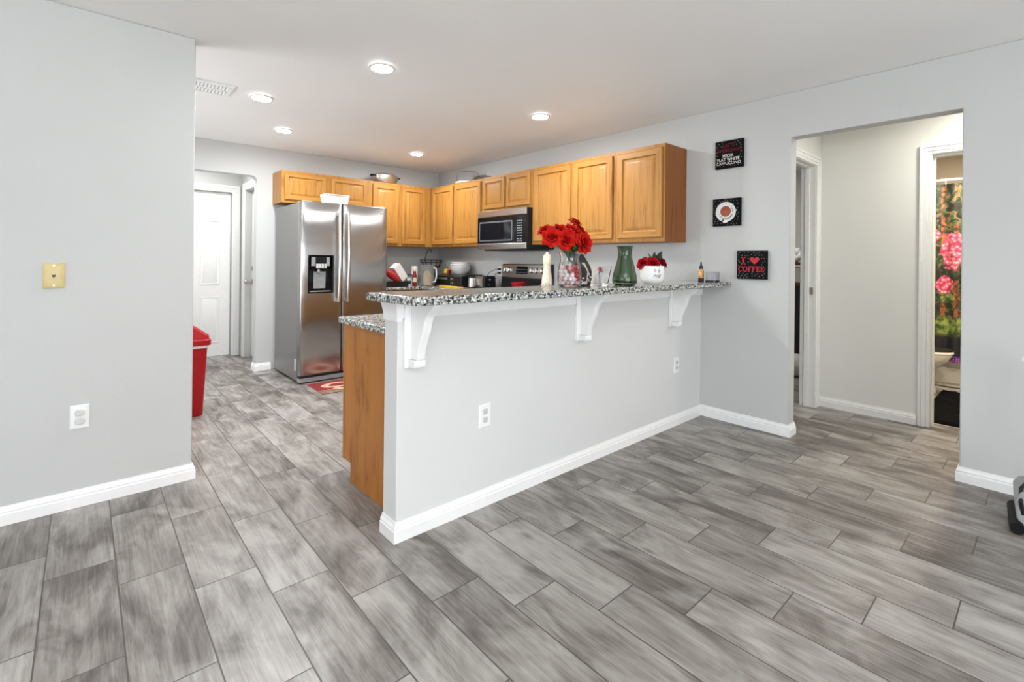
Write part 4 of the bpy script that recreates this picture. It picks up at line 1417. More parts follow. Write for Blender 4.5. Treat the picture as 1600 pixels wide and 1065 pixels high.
mb.mi = [0] * 6
mb.cur = 1
mb.box(-0.0301, 0.0301, -0.082, -0.0585, -0.026, 0.026, T)
tag(mb.build('food_packet', ['yellow_print', 'art_red'], bevel=0.004), 'yellow and red food packet beside the white bowls', 'packet')
tag(MB().prism([(3.265, 4.62), (3.35, 4.62), (3.35, 5.02), (3.265, 5.02)], 2, Z, Z + 0.012).build('cutting_mat', 'yellow', bevel=0.002), 'thin yellow cutting mat lying before the black countertop oven', 'cutting mat')
# canister and toaster
c = (3.44, 4.575, Z)
t_ = thing('steel_canister', 'small steel canister between the countertop oven and the toaster', 'canister', c)
MB().lathe([(0, 0), (0.046, 0), (0.046, 0.016), (0, 0.016)], c, 24).build('base', 'black', t_)
MB().lathe([(0.0445, 0.0165), (0.0445, 0.118), (0, 0.118)], c, 24).build('canister_body', 'aluminium', t_)
MB().lathe([(0.046, 0.1185), (0.046, 0.130), (0.03, 0.136), (0, 0.136)], c, 24).build('lid', 'black', t_)
tx, ty = 3.545, 4.445
t_ = thing('toaster', 'black and steel two-slot toaster beside the range', 'toaster', (tx, ty, Z))
MB().prism(rrect(tx - 0.078, tx + 0.078, Z + 0.010, Z + 0.142, 0.03), 1, ty - 0.040, ty + 0.105).build('steel_shell', 'steel_y', t_, bevel=0.003)
MB().prism(rrect(tx - 0.084, tx + 0.084, Z + 0.001, Z + 0.147, 0.034), 1, ty - 0.085, ty - 0.0405).build('end_cap', 'black', t_, bevel=0.004)
MB().prism(rrect(tx - 0.084, tx + 0.084, Z + 0.001, Z + 0.147, 0.034), 1, ty + 0.1055, ty + 0.122).build('end_cap', 'black', t_, bevel=0.004)
for dx in (-0.030, 0.030):
    MB().box(tx + dx - 0.012, tx + dx + 0.012, ty - 0.03, ty + 0.095, Z + 0.1425, Z + 0.1445).build('slot', 'black', t_)
MB().box(tx - 0.030, tx - 0.006, ty - 0.105, ty - 0.0855, Z + 0.095, Z + 0.109).build('lever', 'chrome', t_, bevel=0.003)
MB().lathe([(0.014, 0), (0.012, 0.014), (0, 0.014)], n=14, T=frame((tx - 0.018, ty - 0.0855, Z + 0.045), (1, 0, 0), (0, 0, 1))).build('dial', 'chrome', t_)
# jar
c = (3.64, 4.345, Z)
t_ = thing('glass_jar', 'small clear glass jar tucked beside the range', 'jar', c)
MB().lathe([(0, 0), (0.030, 0), (0.034, 0.006), (0.034, 0.075), (0.030, 0.085), (0.030, 0.092), (0.027, 0.092), (0.027, 0.083), (0.031, 0.073), (0.031, 0.008), (0, 0.006)], c, 24).build('jar_body', 'clear', t_)
MB().lathe([(0.0315, 0.0925), (0.0315, 0.106), (0, 0.107)], c, 24).build('lid', 'clear_plastic', t_)
# kitchen outlet with two plugs
t_ = thing('wall_outlet', 'white kitchen outlet on the wall above the toaster', 'outlet', (XR, 4.40, 1.06))
MB().panel(0.073, 0.116, [(0, 0), (0, 0.003), (0.004, 0.006), (0.02, 0.0065)], frame((XR - 0.0005, 4.4365, 1.045), (0, -1, 0), (0, 0, 1))).build('cover_plate', 'white', t_)
for (z, lab, pts) in ((1.125, 'upper black plug in the kitchen outlet above the toaster', [(XR - 0.04, 4.40, 1.125), (XR - 0.08, 4.42, 1.118), (XR - 0.12, 4.47, 1.085), (3.60, 4.53, 1.00), (3.60, 4.56, Z + 0.02)]),
                      (1.082, 'lower black plug in the kitchen outlet above the toaster', [(XR - 0.04, 4.40, 1.082), (XR - 0.075, 4.41, 1.070), (XR - 0.085, 4.43, 1.01), (XR - 0.060, 4.50, 0.95), (XR - 0.050, 4.55, Z + 0.02)])):
    p_ = thing('power_plug', lab, 'plug', (XR - 0.02, 4.40, z - 0.013))
    MB().box(XR - 0.036, XR - 0.0075, 4.386, 4.414, z - 0.013, z + 0.013).build('plug_body', 'black', p_, bevel=0.004)
    MB().tube(pts, 0.0035, 6).build('cord', 'black', p_)
# red bowl on the cooktop
tag(MB().lathe([(0, 0), (0.055, 0), (0.070, 0.045), (0.076, 0.085), (0.073, 0.086), (0.066, 0.045), (0.05, 0.006), (0, 0.006)], (3.46, 3.78, 0.9135), 28).build('red_bowl', 'red'), 'small red bowl sitting on the black cooktop', 'bowl')
# cream pepper mill on the worktop beside the range
c = (3.36, 3.262, Z)
t_ = thing('pepper_mill', 'tall cream pepper mill behind the vase of red roses', 'pepper mill', c)
MB().lathe([(0, 0), (0.050, 0), (0.053, 0.010), (0.053, 0.13), (0.046, 0.18), (0.038, 0.23), (0.036, 0.27), (0.038, 0.30), (0, 0.30)], c, 28).build('mill_body', 'cream', t_)
MB().lathe([(0.040, 0.3005), (0.042, 0.32), (0.042, 0.36), (0.034, 0.385), (0.016, 0.395), (0.016, 0.41), (0, 0.415)], c, 28).build('grinder_head', 'cream', t_)

# ------------------------------------------------------------------ things on the bar top
ZB = 1.0806


def petal(mb, T, L, W, cup, curl, seed):
    """One petal as a small curved patch, base at the origin, growing along local z, leaning to +x."""
    n, m = 5, 5
    v, f = [], []
    r_ = random.Random(seed)
    ph = r_.uniform(0, 6)
    for i in range(n):
        a = i / (n - 1)
        for j in range(m):
            b_ = -1 + 2 * j / (m - 1)
            wid = W * (math.sin(PI * (0.12 + 0.80 * a)) ** 0.8)
            y = b_ * wid
            x = L * 0.30 * a * a * curl - cup * (y / W) ** 2 * W * 0.7 + 0.05 * L * math.sin(ph + 5 * b_ + 3 * a) * a
            z = L * a * (1 - 0.13 * abs(b_) ** 2.2)
            if a > 0.8:
                x += curl * L * 0.16
                z -= curl * L * 0.05
            v.append((x, y, z))
    for i in range(n - 1):
        for j in range(m - 1):
            p = i * m + j
            f.append((p, p + 1, p + m + 1, p + m))
    mb.add(v, f, T)


def rose_bloom(c, d, r, seed, mb=None):
    """A full rose of layered petals at c, facing direction d, outer radius r."""
    mb = mb or MB()
    d = Vector(d).normalized()
    q = d.to_track_quat('Z', 'Y').to_matrix().to_4x4()
    B = Matrix.Translation(Vector(c)) @ q
    r_ = random.Random(seed)
    a = r_.uniform(0, 6)
    layers = [(3, 0.06, 0.62, 0.42, 0.05, 0.9, 4), (4, 0.14, 0.72, 0.50, 0.5, 0.7, 14), (5, 0.22, 0.80, 0.56, 0.9, 0.5, 30), (6, 0.28, 0.86, 0.58, 1.2, 0.35, 50), (7, 0.30, 0.88, 0.55, 1.3, 0.2, 74)]
    for li, (k, off, L, W, curl, cup, tilt) in enumerate(layers):
        for i in range(k):
            ang = a + 2 * PI * i / k + r_.uniform(-0.15, 0.15) + li * 0.7
            T = B @ Matrix.Rotation(ang, 4, 'Z') @ Matrix.Translation((off * r, 0, -0.30 * r)) @ Matrix.Rotation(R(tilt + r_.uniform(-6, 6)), 4, 'Y')
            petal(mb, T, L * r, W * r, cup, curl * 0.6, r_.random())
    mb.ball((0, 0, -0.30 * r), 0.22 * r, 8, 6, T=B)
    return mb


def leaf_into(mb, p, d, L, W, seed=0):
    d = Vector(d).normalized()
    q = d.to_track_quat('Z', 'Y').to_matrix().to_4x4()
    T = Matrix.Translation(Vector(p)) @ q @ Matrix.Rotation(seed, 4, 'Z')
    n = 7
    v, f = [], []
    for i in range(n):
        a = i / (n - 1)
        w = W * math.sin(PI * min(1, a * 0.97 + 0.03)) ** 0.8 * (1 - 0.35 * a)
        x = 0.25 * L * a * a
        v += [(x + w * 0.35, -w, L * a), (x, 0, L * a), (x + w * 0.35, w, L * a)]
    for i in range(n - 1):
        for j in range(2):
            p_ = i * 3 + j
            f.append((p_, p_ + 1, p_ + 4, p_ + 3))
    mb.add(v, f, T)


VX, VY = 2.118, 1.875
t_ = thing('glass_vase', 'clear waisted glass vase holding the red rose bouquet on the bar', 'vase', (VX, VY, ZB))
MB().lathe([(0.0, 0.0), (0.058, 0.0), (0.066, 0.006), (0.070, 0.040), (0.070, 0.080), (0.063, 0.120), (0.055, 0.150), (0.056, 0.175), (0.066, 0.200), (0.064, 0.201), (0.0535, 0.176), (0.0520, 0.150), (0.060, 0.118), (0.066, 0.080), (0.066, 0.042), (0.060, 0.010), (0.0, 0.009)], (VX, VY, ZB), 40).build('vase_body', 'clear', t_)
# beads in the vase, packed in rings from the bottom up
beads = []
kinds = {'bead_red': ('glossy red bead among the fillers in the clear vase', 'red beads in the clear vase'),
         'bead_pink': ('pink bead among the fillers in the clear vase', 'pink beads in the clear vase'),
         'bead_white': ('white bead among the fillers in the clear vase', 'white beads in the clear vase')}
proto = {}
br = 0.0125
for lev in range(5):
    zz = ZB + 0.0095 + br + lev * 0.0222
    for (rr, nn) in ((0.050 if lev < 4 else 0.042, 12 if lev < 4 else 10), (0.0245, 5)):
        for k in range(nn):
            a = 2 * PI * k / nn + lev * 0.27 + (0.3 if nn == 5 else 0)
            x, y = VX + rr * math.cos(a), VY + rr * math.sin(a)
            s = math.sin(a * 1.0 + 2.1) + 0.8 * math.cos(lev * 1.3 + a * 2) + rnd.uniform(-0.5, 0.5)
            kind = 'bead_red' if s > 0.35 else ('bead_pink' if s > -0.5 else 'bead_white')
            if kind not in proto:
                o = MB().ball((x, y, zz), br, 14, 10).build('bead', kind)
                proto[kind] = o
            else:
                o = proto[kind].copy()
                COL.objects.link(o)
                o.location = (x, y, zz - br)
            tag(o, kinds[kind][0], 'bead', kinds[kind][1])
# roses: head centre in world, facing, radius
RS = [((1.935, 1.845, 1.365), (-0.6, -0.5, 0.35), 0.055, 'red rose drooping at the far left of the bouquet in the clear vase'),
      ((1.975, 1.930, 1.410), (-0.4, -0.1, 0.9), 0.050, 'red rose high on the left of the bouquet in the clear vase'),
      ((2.010, 1.800, 1.345), (-0.3, -0.8, 0.1), 0.052, 'red rose low on the left front of the bouquet in the clear vase'),
      ((2.050, 1.880, 1.412), (-0.1, -0.5, 0.9), 0.052, 'red rose in the top left middle of the bouquet in the clear vase'),
      ((2.125, 1.860, 1.412), (0.0, -0.6, 0.8), 0.054, 'red rose in the top centre of the bouquet in the clear vase'),
      ((2.135, 1.770, 1.336), (0.0, -0.9, 0.15), 0.058, 'large open red rose at the lower front of the bouquet'),
      ((2.205, 1.905, 1.465), (0.3, -0.4, 0.8), 0.044, 'highest red rose, rising at the top right of the bouquet'),
      ((2.225, 1.875, 1.400), (0.6, -0.4, 0.4), 0.050, 'red rose at the right edge of the bouquet below the highest rose'),
      ((2.215, 1.930, 1.335), (0.8, -0.2, -0.1), 0.036, 'small red rose low at the right of the bouquet by the pale leaf'),
      ((2.055, 1.815, 1.372), (-0.1, -0.8, 0.4), 0.050, 'red rose at the front centre left of the bouquet')]
for i, (c, d, r_, lab) in enumerate(RS):
    foot = Vector((VX + rnd.uniform(-0.02, 0.02), VY + rnd.uniform(-0.02, 0.02), ZB + 0.128))
    t_ = thing('red_rose', lab, 'flower', foot, group='red roses in the clear vase')
    rose_bloom(c, d, r_, 11 + i).build('bloom', 'rose', t_, smooth=60)
    cc = Vector(c)
    dd = Vector(d).normalized()
    neck = Vector((VX + (cc.x - VX) * 0.22, VY + (cc.y - VY) * 0.22, ZB + 0.20))
    MB().tube([foot, neck, cc - dd * r_ * 0.9 - Vector((0, 0, 0.01)), cc - dd * r_ * 0.35], 0.003, 6).build('stem', 'leaf', t_)
    lm = MB()
    leaf_into(lm, neck.lerp(cc, 0.25), (cc - neck) * Vector((1.6, 1.6, 0.3)) + Vector((rnd.uniform(-0.05, 0.05), -0.04, 0.02)), 0.075, 0.024, rnd.uniform(0, 6))
    leaf_into(lm, neck.lerp(cc, 0.05), Vector((rnd.uniform(-0.6, 0.6), rnd.uniform(-0.8, 0.3), 0.25)), 0.075, 0.026, rnd.uniform(0, 6))
    leaf_into(lm, foot.lerp(neck, 0.6), Vector((rnd.uniform(-0.2, 0.2), rnd.uniform(-0.2, 0.2), 1)), 0.07, 0.018, rnd.uniform(0, 6))
    if i == 8:
        leaf_into(lm, (2.165, 1.88, 1.345), (0.7, -0.2, 0.3), 0.10, 0.030, 1.0)
    if i == 0:
        leaf_into(lm, (2.03, 1.85, 1.30), (-0.9, -0.2, 0.05), 0.11, 0.030, 2.0)
    lm.build('leaves', 'leaf_pale' if i in (0, 8) else 'leaf', t_)

# patterned black coffee bag
bx, by_ = 2.250, 1.905
t_ = thing('coffee_bag', 'black foil coffee bag with silver panel right of the rose vase', 'bag', (bx, by_, ZB))
rows = []
for (z, cx_, hw, hd) in ((0.0, 0.0, 0.058, 0.042), (0.03, 0.004, 0.062, 0.046), (0.085, 0.006, 0.063, 0.045), (0.120, 0.000, 0.058, 0.038), (0.150, -0.010, 0.050, 0.026), (0.180, -0.022, 0.045, 0.012), (0.192, -0.024, 0.044, 0.005)):
    rows.append([(bx + cx_ + a, by_ + b_, ZB + z) for a, b_ in rrect(-hw, hw, -hd, hd, min(hw, hd) * 0.5, 4)])
n = len(rows[0])
mb = MB()
v = [p for r_ in rows for p in r_]
f = [list(range(n))[::-1], [(len(rows) - 1) * n + k for k in range(n)]]
for i in range(len(rows) - 1):
    for k in range(n):
        l = (k + 1) % n
        f.append((i * n + k, i * n + l, (i + 1) * n + l, (i + 1) * n + k))
mb.add(v, f)
mb.build('bag_body', 'black', t_, smooth=60)
mb = MB()
pts = [(-0.020, 0.010), (0.006, 0.010), (0.022, 0.085), (0.000, 0.138), (-0.025, 0.140)]


def bag_front(a, z, off=0.0012):
    y = {0: 0.046}
    hd = 0.0465 if z < 0.09 else 0.0465 - (z - 0.09) * 0.30
    return (bx + a, by_ - hd - off, ZB + z)


mb.add([bag_front(a, z) for a, z in pts], [list(range(len(pts)))])
mb.build('silver_panel', 'aluminium', t_)
mb = MB()
rr_ = random.Random(4)
for k in range(22):
    a, z = rr_.uniform(-0.045, 0.045), rr_.uniform(0.012, 0.085)
    if -0.022 < a < 0.020:
        continue
    ang = rr_.uniform(0, 3)
    l, w = rr_.uniform(0.004, 0.010), rr_.uniform(0.002, 0.004)
    q = [(a + math.cos(ang) * s * l - math.sin(ang) * u * w, z + math.sin(ang) * s * l + math.cos(ang) * u * w) for s, u in ((-1, -1), (1, -1), (1, 1), (-1, 1))]
    mb.add([bag_front(x_, z_, 0.0018) for x_, z_ in q], [(0, 1, 2, 3)])
mb.build('white_print', 'white', t_)

# little glass with a pink flower
c = (2.470, 1.945, ZB)
t_ = thing('flower_glass', 'small square clear glass with a pink flower between the bag and green vase', 'glass', c)
mb = MB()
v = []
for (h_, z) in ((0.046, 0.0), (0.062, 0.118), (0.058, 0.118), (0.042, 0.008)):
    v += [(c[0] - h_, c[1] - h_, ZB + z), (c[0] + h_, c[1] - h_, ZB + z), (c[0] + h_, c[1] + h_, ZB + z), (c[0] - h_, c[1] + h_, ZB + z)]
f = [(0, 1, 2, 3), (12, 13, 14, 15)]
for a in range(3):
    for k in range(4):
        l = (k + 1) % 4
        f.append((a * 4 + k, a * 4 + l, (a + 1) * 4 + l, (a + 1) * 4 + k))
mb.add(v, f).build('glass_body', 'clear', t_)
tag(MB().lathe([(0, 0), (0.024, 0), (0.024, 0.035), (0.018, 0.045), (0, 0.045)], (c[0], c[1], ZB + 0.0085), 18).build('votive_cup', 'whiteceramic'), 'white votive cup inside the small square glass', 'candle')
t_ = thing('pink_flower', 'small pink flower leaning in the square glass beside the green vase', 'flower', (c[0] - 0.02, c[1] - 0.01, ZB + 0.055))
rose_bloom((c[0] - 0.024, c[1] - 0.040, ZB + 0.098), (-0.2, -0.8, 0.5), 0.020, 77).build('bloom', 'bead_pink', t_, smooth=60)
MB().tube([(c[0] - 0.005, c[1] - 0.005, ZB + 0.055), (c[0] - 0.020, c[1] - 0.030, ZB + 0.09)], 0.002, 6).build('stem', 'leaf', t_)

# green glass vase
c = (2.535, 1.785, ZB)
gp = [(0.0, 0.0), (0.058, 0.0), (0.073, 0.010), (0.0775, 0.030), (0.075, 0.060), (0.063, 0.105), (0.051, 0.145), (0.044, 0.175), (0.0425, 0.200), (0.046, 0.232), (0.051, 0.245)]
gp += [(r_ - 0.0025, z + 0.0008 if i == 0 else z) for i, (r_, z) in enumerate(gp[:2:-1])] + [(0.066, 0.016), (0.0, 0.016)]
tag(MB().lathe(gp, c, 48).build('green_glass_vase', 'green_glass'), 'green glass carafe-shaped vase on the bar', 'vase')

# white pot with red flowers
c = (2.868, 1.800, ZB)
PR = 0.080
t_ = thing('white_flower_pot', 'round white ceramic pot with script lettering at the right of the bar', 'flower pot', c)
MB().lathe([(0.0, 0.0), (0.050, 0.0), (0.053, 0.004), (0.068, 0.014), (0.077, 0.030), (0.080, 0.050), (0.080, 0.117), (0.078, 0.121), (0.074, 0.119), (0.074, 0.100), (0.0, 0.096)], c, 48).build('pot_body', 'whiteceramic', t_)
mb = MB()
va = math.atan2(-c[1], -c[0])        # direction of the living room from the pot


def wrap(row_z, x_off):
    def w(p):
        ang = va + (p.x + x_off) / PR
        r_ = PR + 0.0006 + p.z
        return Vector((c[0] + r_ * math.cos(ang), c[1] + r_ * math.sin(ang), ZB + row_z + p.y))
    return w


text_into(mb, 'It is', None, 0.024, 0.0008, 0.0, 0.044, 0.25, wrap(0.078, 0.012))
text_into(mb, 'Well', None, 0.026, 0.0008, 0.0, 0.050, 0.25, wrap(0.044, 0.010))
mb.build('lettering', 'dark', t_)
FL = [((2.812, 1.835, 1.226), (-0.7, 0.0, 0.6), 0.046, 'dark red rose at the left of the white pot', None),
      ((2.838, 1.770, 1.220), (-0.4, -0.7, 0.4), 0.048, 'dark red rose at the front of the white pot', None),
      ((2.872, 1.835, 1.236), (0.0, 0.1, 0.9), 0.044, 'dark red rose at the back of the white pot', None),
      ((2.935, 1.760, 1.228), (0.6, -0.5, 0.5), 0.042, 'dark red rose at the right of the white pot', None)]
for i, (q, d, r_, lab, _) in enumerate(FL):
    t_ = thing('pot_rose', lab, 'flower', (c[0] + (q[0] - c[0]) * 0.3, c[1] + (q[1] - c[1]) * 0.3, ZB + 0.0985), group='dark red roses in the white pot')
    rose_bloom(q, d, r_, 40 + i).build('bloom', 'rose_dark', t_, smooth=60)
    MB().tube([(c[0] + (q[0] - c[0]) * 0.3, c[1] + (q[1] - c[1]) * 0.3, ZB + 0.0985), Vector(q) - Vector(d).normalized() * r_ * 0.3], 0.003, 6).build('stem', 'leaf_dark', t_)
    if i == 2:
        lm = MB()
        leaf_into(lm, (2.885, 1.79, 1.215), (0.15, -0.1, 0.9), 0.085, 0.030, 0.5)
        leaf_into(lm, (2.890, 1.785, 1.215), (0.8, -0.5, 1.3), 0.095, 0.032, 2.0)
        leaf_into(lm, (2.880, 1.775, 1.210), (-0.5, 0.3, 1.3), 0.095, 0.030, 4.0)
        lm.build('leaves', 'leaf_dark', t_)
# small things on the bar
mb = MB()
mb.tube([(2.052 + 0.035 * math.cos(a) * (1 + 0.3 * math.sin(3 * a)), 1.995 + 0.020 * math.sin(a), ZB + 0.003 + 0.009 * abs(math.sin(2.5 * a))) for a in [2 * PI * k / 40 for k in range(40)]], 0.0024, 6, closed=True)
mb.tube([(2.058 + 0.022 * math.cos(a), 1.993 + 0.014 * math.sin(a), ZB + 0.005 + 0.012 * abs(math.cos(1.5 * a))) for a in [2 * PI * k / 30 for k in range(30)]], 0.0022, 6, closed=True)
tag(mb.build('gold_chain', 'cream'), 'pale gold chain heaped on the bar left of the rose vase', 'chain')
t_ = thing('hair_clip', 'small dark red bow clip on the bar left of the white pot', 'clip', (2.755, 1.935, ZB))
MB().ball((2.735, 1.935, ZB + 0.011), 0.016, 10, 6, 1.3, 0.8, 0.65).ball((2.755, 1.935, ZB + 0.009), 0.012, 10, 6).ball((2.775, 1.935, ZB + 0.011), 0.016, 10, 6, 1.3, 0.8, 0.65).build('bow', 'rose_dark', t_)
MB().box(2.700, 2.790, 1.946, 1.956, ZB, ZB + 0.010).build('clip_bar', 'black', t_, bevel=0.002)
c = (3.548, 1.800, ZB)
t_ = thing('dropper_bottle', 'small amber bottle with black nozzle at the wall end of the bar', 'bottle', c)
MB().lathe([(0, 0), (0.020, 0), (0.021, 0.004), (0.021, 0.030), (0, 0.030)], c, 20).build('bottle_base', 'black', t_)
MB().lathe([(0.0208, 0.0305), (0.0208, 0.082), (0.014, 0.096), (0, 0.096)], c, 20).build('paper_band', 'amber_print', t_)
MB().lathe([(0.014, 0.0965), (0.014, 0.118), (0.007, 0.126), (0.006, 0.150), (0, 0.152)], c, 16).build('nozzle', 'black', t_)
c = (3.560, 1.715, ZB)
t_ = thing('silver_tin', 'squat silver tin with black base beside the amber bottle on the bar', 'tin', c)
MB().lathe([(0, 0), (0.050, 0), (0.050, 0.016), (0, 0.016)], c, 28).build('base', 'black', t_)
MB().lathe([(0.0485, 0.0165), (0.0485, 0.074), (0.044, 0.078), (0, 0.078)], c, 28).build('tin_body', 'grey', t_)

# ------------------------------------------------------------------ kitchen floor: bin and mat
cx, cy = 0.555, 4.505
t_ = thing('trash_bin', 'tall red swing-top trash bin at the left wall corner', 'trash bin', (cx, cy, 0))


def sq(hx_, hy_, z, r_=0.03):
    return [(cx + a, cy + b_, z) for a, b_ in rrect(-hx_, hx_, -hy_, hy_, r_, 4)]


def loft(rows, cap0=True, cap1=True):
    n = len(rows[0])
    f = []
    if cap0:
        f.append(list(range(n))[::-1])
    if cap1:
        f.append([(len(rows) - 1) * n + k for k in range(n)])
    for i in range(len(rows) - 1):
        for k in range(n):
            l = (k + 1) % n
            f.append((i * n + k, i * n + l, (i + 1) * n + l, (i + 1) * n + k))
    return MB().add([p for r_ in rows for p in r_], f)


loft([sq(0.148, 0.120, 0.0006), sq(0.152, 0.124, 0.01), sq(0.176, 0.145, 0.530)]).build('bin_body', 'red', t_, smooth=50)
loft([sq(0.180, 0.149, 0.528), sq(0.182, 0.151, 0.548)]).build('liner_rim', 'white', t_)
loft([sq(0.196, 0.165, 0.549), sq(0.198, 0.167, 0.590), sq(0.190, 0.160, 0.596)]).build('lid_rim', 'red', t_, bevel=0.002)
loft([sq(0.188, 0.158, 0.5965), sq(0.184, 0.154, 0.625), sq(0.090, 0.140, 0.700), sq(0.070, 0.130, 0.705)]).build('swing_lid', 'red', t_, smooth=20)

t_ = thing('kitchen_mat', 'red and brown patterned kitchen mat in front of the refrigerator', 'mat', (2.05, 4.58, 0))
mx0, mx1, my0, my1 = 1.625, 2.49, 4.375, 4.800
MB().prism(rrect(mx0, mx1, my0, my1, 0.01), 2, 0.0004, 0.007).build('mat_base', 'rug_brown', t_, bevel=0.002)
MB().box(mx0 + 0.002, mx1 - 0.002, 4.500, my1 - 0.002, 0.0071, 0.0078).build('red_field', 'rug_red', t_)
mb = MB()
mb.lathe([(0.105, 0), (0.105, 0.0008), (0.060, 0.0008), (0.060, 0)], (1.86, 4.625, 0.0079), 32, sx=1.5, sy=0.9, close=True)
mb.lathe([(0.105, 0), (0.105, 0.0008), (0.0, 0.0008)], (2.22, 4.640, 0.0079), 32, sx=1.3, sy=0.8)
mb.add([(1.76, 4.51, 0.0086), (1.83, 4.53, 0.0086), (1.93, 4.38, 0.0086), (1.85, 4.38, 0.0086)], [(0, 1, 2, 3)])
mb.build('cup_motif', 'rug_cream', t_)
MB().box(1.93, mx1 - 0.003, my0 + 0.045, 4.495, 0.0071, 0.0079).build('dark_band', 'rug_dark', t_)

# ------------------------------------------------------------------ bathroom
tx, ty = 6.13, 1.02
t_ = thing('toilet', 'white toilet seen through the bathroom doorway', 'toilet', (tx, ty, 0))


def egg(w, l, z, yc):
    """Oval outline facing -Y: width w, length l."""
    return [(tx + w * math.cos(2 * PI * k / 28), yc + (l if math.sin(2 * PI * k / 28) < 0 else l * 0.8) * math.sin(2 * PI * k / 28), z) for k in range(28)]


rows = [egg(0.125, 0.245, 0.0006, 0.98), egg(0.115, 0.235, 0.05, 0.98), egg(0.100, 0.200, 0.16, 0.98), egg(0.125, 0.215, 0.24, 0.96), egg(0.170, 0.260, 0.31, 0.92), egg(0.185, 0.285, 0.375, 0.91), egg(0.180, 0.280, 0.385, 0.91)]
loft(rows).build('bowl', 'porcelain', t_, smooth=60)
loft([egg(0.188, 0.290, 0.3855, 0.91), egg(0.194, 0.296, 0.392, 0.91), egg(0.190, 0.292, 0.410, 0.91)]).build('seat', 'porcelain', t_, smooth=40)
loft([egg(0.190, 0.290, 0.4105, 0.91), egg(0.186, 0.286, 0.428, 0.91)]).build('lid', 'black', t_, smooth=40)
MB().box(tx - 0.21, tx + 0.21, 1.145, 1.340, 0.386, 0.74).build('tank', 'porcelain', t_, bevel=0.015)
MB().box(tx - 0.22, tx + 0.22, 1.135, 1.3455, 0.7405, 0.775).build('tank_lid', 'porcelain', t_, bevel=0.006)

TX = 6.52
t_ = thing('bathtub', 'white bathtub behind the printed shower curtain', 'bathtub', (6.9, 0.37, 0))
mb = MB()
mb.box(TX, 7.296, -0.597, 1.345, 0.001, 0.03)
mb.box(TX, TX + 0.07, -0.597, 1.345, 0.03, 0.40).box(7.22, 7.296, -0.597, 1.345, 0.03, 0.40)
mb.box(TX + 0.07, 7.22, -0.597, -0.50, 0.03, 0.40).box(TX + 0.07, 7.22, 1.25, 1.345, 0.03, 0.40)
mb.build('tub_shell', 'porcelain', t_, bevel=0.012)
MB().box(TX - 0.014, TX - 0.0005, -0.55, 1.30, 0.045, 0.205).build('apron_panel', 'porcelain', t_, bevel=0.01)
CXC = TX - 0.10
t_ = tag(MB().tube([(CXC, -0.60, 2.075), (CXC, BY, 2.075)], 0.012, 12).build('curtain_rod', 'white'), 'white shower curtain rod across the bathroom', 'curtain rod')
t_ = thing('shower_curtain', 'printed shower curtain with pink blossoms and garden scene in the bathroom', 'shower curtain', (CXC, 0.4, 0.27))
ny, nz = 150, 14
v, f = [], []
for i in range(ny + 1):
    y = -0.50 + 1.80 * i / ny
    for j in range(nz + 1):
        z = 0.275 + (2.035 - 0.275) * j / nz
        amp = 0.014 + 0.010 * (1 - j / nz)
        v.append((CXC + amp * math.sin(y * 46 + 0.6 * math.sin(z * 2)) + 0.006 * math.sin(y * 17), y, z))
for i in range(ny):
    for j in range(nz):
        p = i * (nz + 1) + j
        f.append((p, p + 1, p + nz + 2, p + nz + 1))
MB().add(v, f).build('cloth', 'curtain', t_, smooth=60)
for k in range(14):
    y = -0.45 + k * 0.13
    mb = MB().tube([(CXC + 0.020 * math.cos(2 * PI * q / 16), y, 2.062 + 0.033 * math.sin(2 * PI * q / 16)) for q in range(16)], 0.0025, 6, closed=True)
    mb.build('ring', 'white', t_)
t_ = thing('bath_rug', 'black shaggy bath rug on the bathroom floor', 'rug', (5.55, 0.50, 0))
rr_ = random.Random(2)
nx, ny = 60, 40
v, f = [], []
for i in range(nx + 1):
    for j in range(ny + 1):
        x, y = 4.95 + 1.30 * i / nx, 0.00 + 0.72 * j / ny
        e = min(i, nx - i, j, ny - j)
        v.append((x, y, 0.001 if e == 0 else 0.018 + 0.008 * noise.noise((x * 22, y * 22, 0)) + 0.012 * max(0, noise.noise((x * 5, y * 5, 3)))))
for i in range(nx):
    for j in range(ny):
        p = i * (ny + 1) + j
        f.append((p, p + ny + 1, p + ny + 2, p + 1))
MB().add(v, f).build('pile', 'rug_black', t_, smooth=60)

# ------------------------------------------------------------------ bedroom glimpse: dark shelf with things on it
t_ = thing('shelf_unit', 'dark wooden shelf unit glimpsed through the bedroom doorway', 'shelf', (6.2, 2.0, 0))
sx0, sx1, sy0, sy1 = 5.95, 6.40, 1.60, 2.35
for z in (0.10, 0.98, 1.21):
    MB().box(sx0, sx1, sy0, sy1, z, z + 0.035).build('shelf_board', 'wood_dark', t_, bevel=0.002)
MB().box(sx0 + 0.01, sx1, sy0 + 0.0, sy0 + 0.025, 0.0005, 1.2095).build('side_panel', 'wood_dark', t_)
MB().box(sx0 + 0.01, sx1, sy1 - 0.025, sy1, 0.0005, 1.2095).build('side_panel', 'wood_dark', t_)
MB().box(sx0 + 0.02, sx1 - 0.02, sy0 + 0.026, sy1 - 0.026, 0.1355, 0.9795).build('black_front', 'black', t_)
tag(MB().prism(rrect(6.00, 6.25, 1.75, 2.10, 0.04), 2, 1.0155, 1.19).build('silver_box', 'aluminium', bevel=0.006), 'silver box on the upper level of the dark bedroom shelf', 'box')
mb = MB()
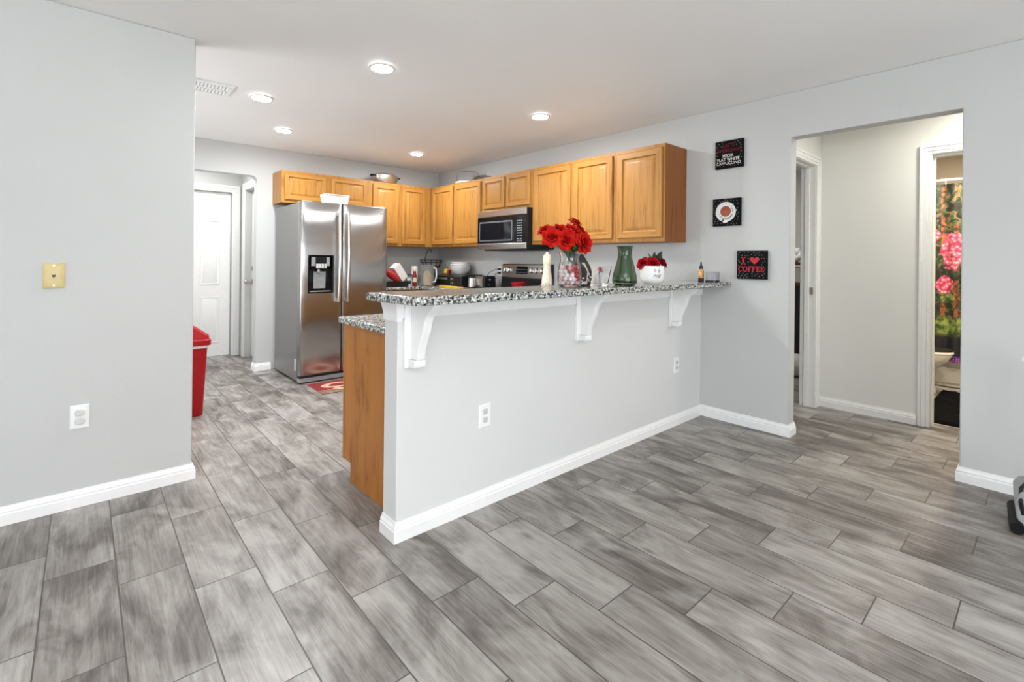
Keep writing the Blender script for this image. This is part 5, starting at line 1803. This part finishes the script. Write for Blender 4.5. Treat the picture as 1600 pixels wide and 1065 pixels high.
for k in range(9):
    mb.ball((6.08 + 0.05 * math.sin(k * 2.1), 1.92 + 0.05 * math.cos(k * 1.7), 1.2850 + 0.028 * (k % 4)), 0.04, 10, 8)
tag(mb.build('white_plush', 'white'), 'white fluffy ornament on top of the dark bedroom shelf', 'ornament')
mb = MB()
mb.ball((5.80, 1.86, 0.125), 0.13, 16, 12, 0.9, 1.1, 0.95)
tag(mb.build('grey_bundle', 'lightgrey'), 'pale grey bundle on the floor before the dark bedroom shelf', 'bundle')

# ------------------------------------------------------------------ cleaner at the right edge
t_ = thing('floor_cleaner', 'grey and black upright floor cleaner at the far right edge', 'floor cleaner', (3.33, 0.05, 0))
T = rot((3.195, 0.102, 0.0), 0, 0, R(4))
MB().tube([Vector((0.0, 0, 0.027)), Vector((0.30, 0, 0.027))], 0.026, 16, T).build('brush_roll', 'wire', t_)
MB().prism([(y - 0.020, z) for y, z in ((-0.075, 0.004), (0.010, 0.004), (0.014, 0.050), (0.022, 0.062), (0.026, 0.150), (0.006, 0.185), (-0.060, 0.185), (-0.078, 0.140))], 0, 0.035, 0.30, T).build('floor_head', 'grey', t_, bevel=0.008, seg=3)
MB().tube([Vector((0.040, -0.020, 0.085)), Vector((0.030, -0.012, 0.140)), Vector((0.070, -0.014, 0.195)), Vector((0.16, -0.05, 0.225)), Vector((0.24, -0.08, 0.185))], 0.008, 8, T).build('cord', 'black', t_)
for x in (0.10, 0.24):
    MB().lathe([(0.030, -0.012), (0.032, -0.008), (0.032, 0.008), (0.030, 0.012)], n=24, T=T @ frame((x, -0.110, 0.0335), (0, 1, 0), (0, 0, 1))).build('wheel', 'black', t_)
pole = [Vector((0.22, -0.085, 0.18)), Vector((0.30, -0.095, 0.40)), Vector((0.37, -0.085, 0.72))]
MB().tube(pole, 0.016, 12, T).build('pole', 'grey', t_)
MB().tube([Vector((0.365, -0.085, 0.70)), Vector((0.372, -0.065, 0.745)), Vector((0.36, -0.038, 0.765))], 0.022, 12, T).build('grip', 'white', t_)
